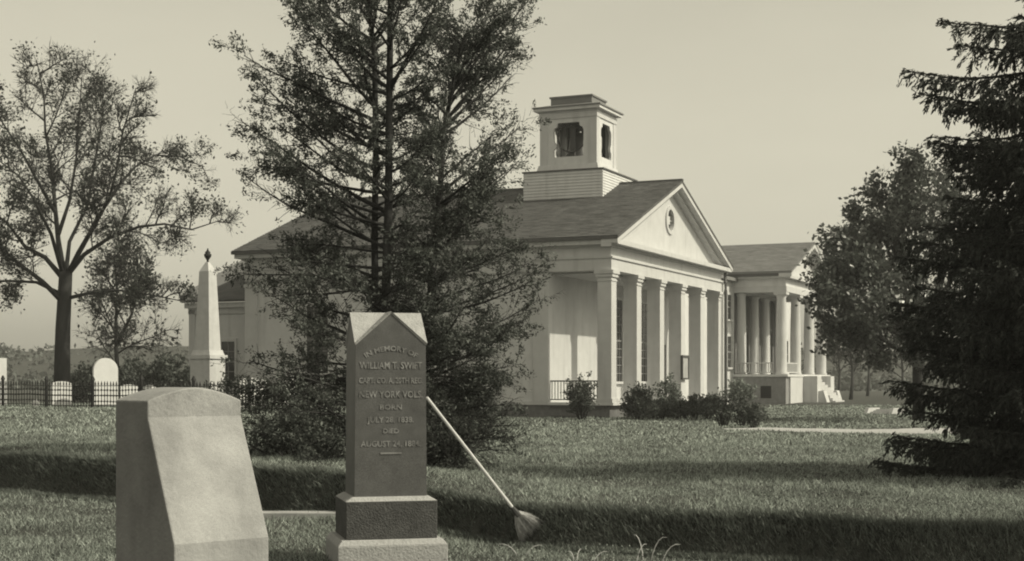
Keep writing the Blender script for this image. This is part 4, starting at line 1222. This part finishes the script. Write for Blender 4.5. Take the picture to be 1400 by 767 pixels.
# foliage at foot of the far house portico
x, y, _ = at(1012, 0, 91)
shrub('bush', 'climbing shrub against the grey base of the far portico', x, y, 1.8, 1.5, 10, 88, 'shrub_pale', 0.2, 2, None, lsp=0.25, stem=0.03)

# --- small bare trees in the far distance, right
for i, (px, Yb, h_, lb) in enumerate([(1163, 112, 5.6, 'thin bare tree in the distance just right of the portico steps'), (1186, 140, 7.0, 'bare distant tree under the glossy tree crown'), (1232, 128, 6.0, 'bare distant tree left of the dark spruce'), (1146, 150, 7.0, 'faint bare tree touching the portico edge')]):
    T = Tree(90 + i)
    x, y, _ = at(px, 0, Yb)
    z = float(gz(x, y))
    pts = [Vector((x + 0.15 * math.sin(j), y, z + h_ * j / 5)) for j in range(6)]
    T.limb(pts, 0.16, 0.04, 7); T.ramify(pts, 0.07, h_ * 0.5, 12, 0, 2, (25, 60), 0.35, 0.25, 0.5, 0.5)
    make_tree('bare_tree', lb, 'tree', (x, y, z), T, M['bark2'], M['spring'], 0.25, 0.6, 0.2, 1, 95 + i, keep=0.15)

# --- distant wooded rise
hv, hf = [], []
hx = np.linspace(-420, 420, 121)
for i, x in enumerate(hx):
    h = 9.5 + 1.6 * math.sin(x * 0.021 + 1) + 1.0 * math.sin(x * 0.06) + (2.0 if x < -40 else 0) * min(1, (-40 - x) / 60 if x < -40 else 0)
    for k, (dy, hh) in enumerate(((0, -0.5), (25, h * 0.45), (60, h * 0.85), (120, h), (260, h * 0.9), (600, -0.5))):
        hv.append((x, 265 + dy + 0.0006 * x * x, hh))
    if i:
        for k in range(5): hf.append(((i - 1) * 6 + k, i * 6 + k, i * 6 + k + 1, (i - 1) * 6 + k + 1))
me = bpy.data.meshes.new('hills'); me.from_pydata(hv, [], hf); me.materials.append(M['ground'])
hl = struct(bpy.data.objects.new('hills', me)); COL.objects.link(hl)
g = np.random.default_rng(5)
N = 2600
wx = g.uniform(-230, 230, N); wy = g.uniform(225, 330, N)
hh = np.where(wy < 265, 0, (wy - 265) / 60 * 8)
hh = np.clip(hh, 0, 9.5)
P = []
for i in range(N):
    r_ = g.uniform(1.2, 2.8); hgt = g.uniform(2.0, 4.2)
    k_ = 22
    pp = g.normal(0, 1, (k_, 3)); pp /= np.linalg.norm(pp, axis=1, keepdims=True)
    pp *= g.uniform(0.5, 1.0, (k_, 1)) * np.array([r_, r_, hgt / 2])
    pp += np.array([wx[i], wy[i], hh[i] - 1.2 + hgt / 2])
    P.append(pp)
P = np.concatenate(P)
ws = struct(np_obj('distant_woods', leaves(P, np.zeros_like(P) + 0.01, 1.0, 0.7, 0.2, 1, 8), 4, M['woods']), 'stuff')
ws['label'] = 'hazy distant woods on the low rise'

# ------------------------------------------------------------------ grass
def grass(N, y0, y1, pw, seed, hmin, hmax, wk, m, xl=-0.43, xr=0.43):
    g = np.random.default_rng(seed)
    u = g.random(N)
    a = 2 - pw
    yy = (y0 ** a + u * (y1 ** a - y0 ** a)) ** (1 / a)
    xx = g.uniform(xl, xr, N) * yy
    # clumping
    cl_ = np.sin(xx * 3.1 + np.sin(yy * 2.3) * 1.5) * np.sin(yy * 2.7 + np.cos(xx * 1.9) * 2)
    keep = g.random(N) < 0.62 + 0.38 * cl_
    yc = np.interp(xx, PXa, PYa)
    keep &= ~((np.abs(yy - yc) < pwid(xx) + 0.05) & (xx > 6.7))
    ls = (xx - CH[0]) * 0.404 + (yy - CH[1]) * 0.915; ll = -(xx - CH[0]) * 0.915 + (yy - CH[1]) * 0.404
    keep &= ~((ls > -0.1) & (ll > -0.1))
    dd_ = yy - np.interp(xx, FX, FY) + 0.10 * np.sin(xx * 1.7 + 1.3) + 0.07 * np.sin(xx * 4.1)
    keep &= ~((dd_ > -0.08) & (dd_ < 0.22) & (g.random(N) < 0.15))
    xx, yy = xx[keep], yy[keep]; n = len(xx)
    zz_ = gz(xx, yy)
    dk_ = dd_[keep]; short = np.where((dk_ > -0.1) & (dk_ < 0.24), 0.8, 1.0)
    tuft = 0.55 + 1.0 * (0.5 + 0.5 * np.sin(xx * 1.9 + 1.2 * np.sin(yy * 1.3)) * np.sin(yy * 1.6 + np.sin(xx * 1.1)))
    h = short * tuft * g.uniform(hmin, hmax, n) * (0.75 + 0.5 * g.random(n)); w = wk * yy * g.uniform(0.6, 1.4, n)
    an = g.uniform(0, 2 * np.pi, n)
    lx, ly = g.normal(0, 0.8, n) * h, g.normal(0, 0.8, n) * h
    v = np.empty((n, 3, 3))
    v[:, 0] = np.stack([xx - np.cos(an) * w, yy - np.sin(an) * w, zz_ - 0.01], 1)
    v[:, 1] = np.stack([xx + np.cos(an) * w, yy + np.sin(an) * w, zz_ - 0.01], 1)
    v[:, 2] = np.stack([xx + lx, yy + ly, zz_ + h], 1)
    return v.reshape(-1, 3)


gv = np.concatenate([grass(470000, 11.5, 34, 1.3, 1, 0.02, 0.058, 0.00038, None), grass(260000, 30, 92, 1.5, 2, 0.03, 0.08, 0.0007, None)])
go = np_obj('lawn_grass', gv, 3, M['grass'])
gb = np.random.default_rng(77); nb_ = 90000
bx_ = gb.uniform(-9.5, 6.5, nb_); bd = gb.uniform(-0.2, 0.5, nb_)
by_ = np.interp(bx_, FX, FY) + bd - 0.10 * np.sin(bx_ * 1.7 + 1.3) - 0.07 * np.sin(bx_ * 4.1)
bz = gz(bx_, by_); bh = gb.uniform(0.03, 0.11, nb_); ba = gb.uniform(0, 6.28, nb_); bw_ = gb.uniform(0.004, 0.009, nb_)
bv = np.empty((nb_, 3, 3))
bv[:, 0] = np.stack([bx_ - np.cos(ba) * bw_, by_ - np.sin(ba) * bw_, bz - 0.01], 1)
bv[:, 1] = np.stack([bx_ + np.cos(ba) * bw_, by_ + np.sin(ba) * bw_, bz - 0.01], 1)
bv[:, 2] = np.stack([bx_ + gb.normal(-0.03, 0.03, nb_), by_ + gb.normal(-0.04, 0.03, nb_), bz + bh * 0.8], 1)
bo = struct(np_obj('bank_grass', bv.reshape(-1, 3), 3, M['bankgrass']), 'stuff'); bo['label'] = 'rough grass hanging over the low bank, coloured darker for its shade'
sv = grass(42000, 12.5, 62, 1.5, 9, 0.02, 0.075, 0.00042, None)
so = np_obj('dry_grass', sv, 3, M['drygrass']); struct(so, 'stuff'); so['label'] = 'scattered dry straw blades through the meadow grass'
struct(go, 'stuff'); go['label'] = 'rough meadow grass over the lawn and graveyard'

# low weeds and clover in irregular patches
gw = np.random.default_rng(123)
for (nm_, mm_, nc, lb_) in (('low_weeds', 'lowweed', 420, 'dark low weeds in irregular patches on the lawn'), ('clover_patches', 'drygrass', 360, 'paler clover and fallen leaves scattered on the lawn')):
    yy = 13 + 45 * gw.random(nc) ** 1.5; xx = gw.uniform(-0.42, 0.42, nc) * yy
    k_ = 26
    px_ = (xx[:, None] + gw.normal(0, 1, (nc, k_)) * gw.uniform(0.1, 0.5, (nc, 1))).ravel(); py_ = (yy[:, None] + gw.normal(0, 1, (nc, k_)) * gw.uniform(0.1, 0.6, (nc, 1))).ravel()
    ok = ~((np.abs(py_ - np.interp(px_, PXa, PYa)) < pwid(px_) + 0.1) & (px_ > 6.5)); px_, py_ = px_[ok], py_[ok]
    P_ = np.stack([px_, py_, gz(px_, py_) + gw.uniform(0.02, 0.06, len(px_))], 1)
    wo = struct(np_obj(nm_, leaves(P_, np.zeros_like(P_) + 0.01, 0.026, 0.5, 0.02, 2, 7), 4, M[mm_]), 'stuff'); wo['label'] = lb_

# long bent straw blades close to the camera
for i, (px, pys, Yb, lb) in enumerate([(800, 0, 13.5, 'clump of long pale bent grass blades at the bottom middle'), (880, 0, 13.45, 'arching pale dry weed with forked stems, right of the bent blades'), (716, 0, 13.9, 'short pale twig poking up just in front of the broom')]):
    x, y, _ = at(px, 0, Yb)
    z = float(gz(x, y))
    b = MB(); rr = random.Random(300 + i)
    n = (3, 4, 2)[i]
    for k in range(n):
        a = rr.uniform(-0.2, 3.4) if i != 1 else rr.uniform(-0.6, 3.7)
        l = rr.uniform(0.10, 0.26); hgt = rr.uniform(0.1, 0.26) * (0.7 if i == 2 else 1)
        b0 = Vector((rr.gauss(0, 0.09), rr.gauss(0, 0.05), -0.02))
        pts = [b0 + Vector((math.cos(a) * l * t ** 1.4, math.sin(a) * 0.3 * l * t, hgt * math.sin(t * 1.75))) for t in (0, .2, .4, .6, .8, 1)]
        b.tube(pts, [0.0045, 0.0045, 0.004, 0.0035, 0.003, 0.0015], 4)
    tag(b.build('dry_weed', M['straw'], loc=(x, y, z)), lb, 'weed')

# ------------------------------------------------------------------ haze
hz = MB().box(-430, 430, -8, 900, -1.6, 26).build('haze', M['white'])
m = bpy.data.materials.new('air'); m.use_nodes = True
n = m.node_tree; n.nodes.clear()
vo = n.nodes.new('ShaderNodeVolumePrincipled'); vo.inputs['Color'].default_value = (0.95, 0.95, 0.93, 1); vo.inputs['Density'].default_value = 0.0006
vo.inputs['Anisotropy'].default_value = 0.2
oo = n.nodes.new('ShaderNodeOutputMaterial'); n.links.new(vo.outputs[0], oo.inputs[1])
hz.data.materials.clear(); hz.data.materials.append(m)
struct(hz, 'stuff')
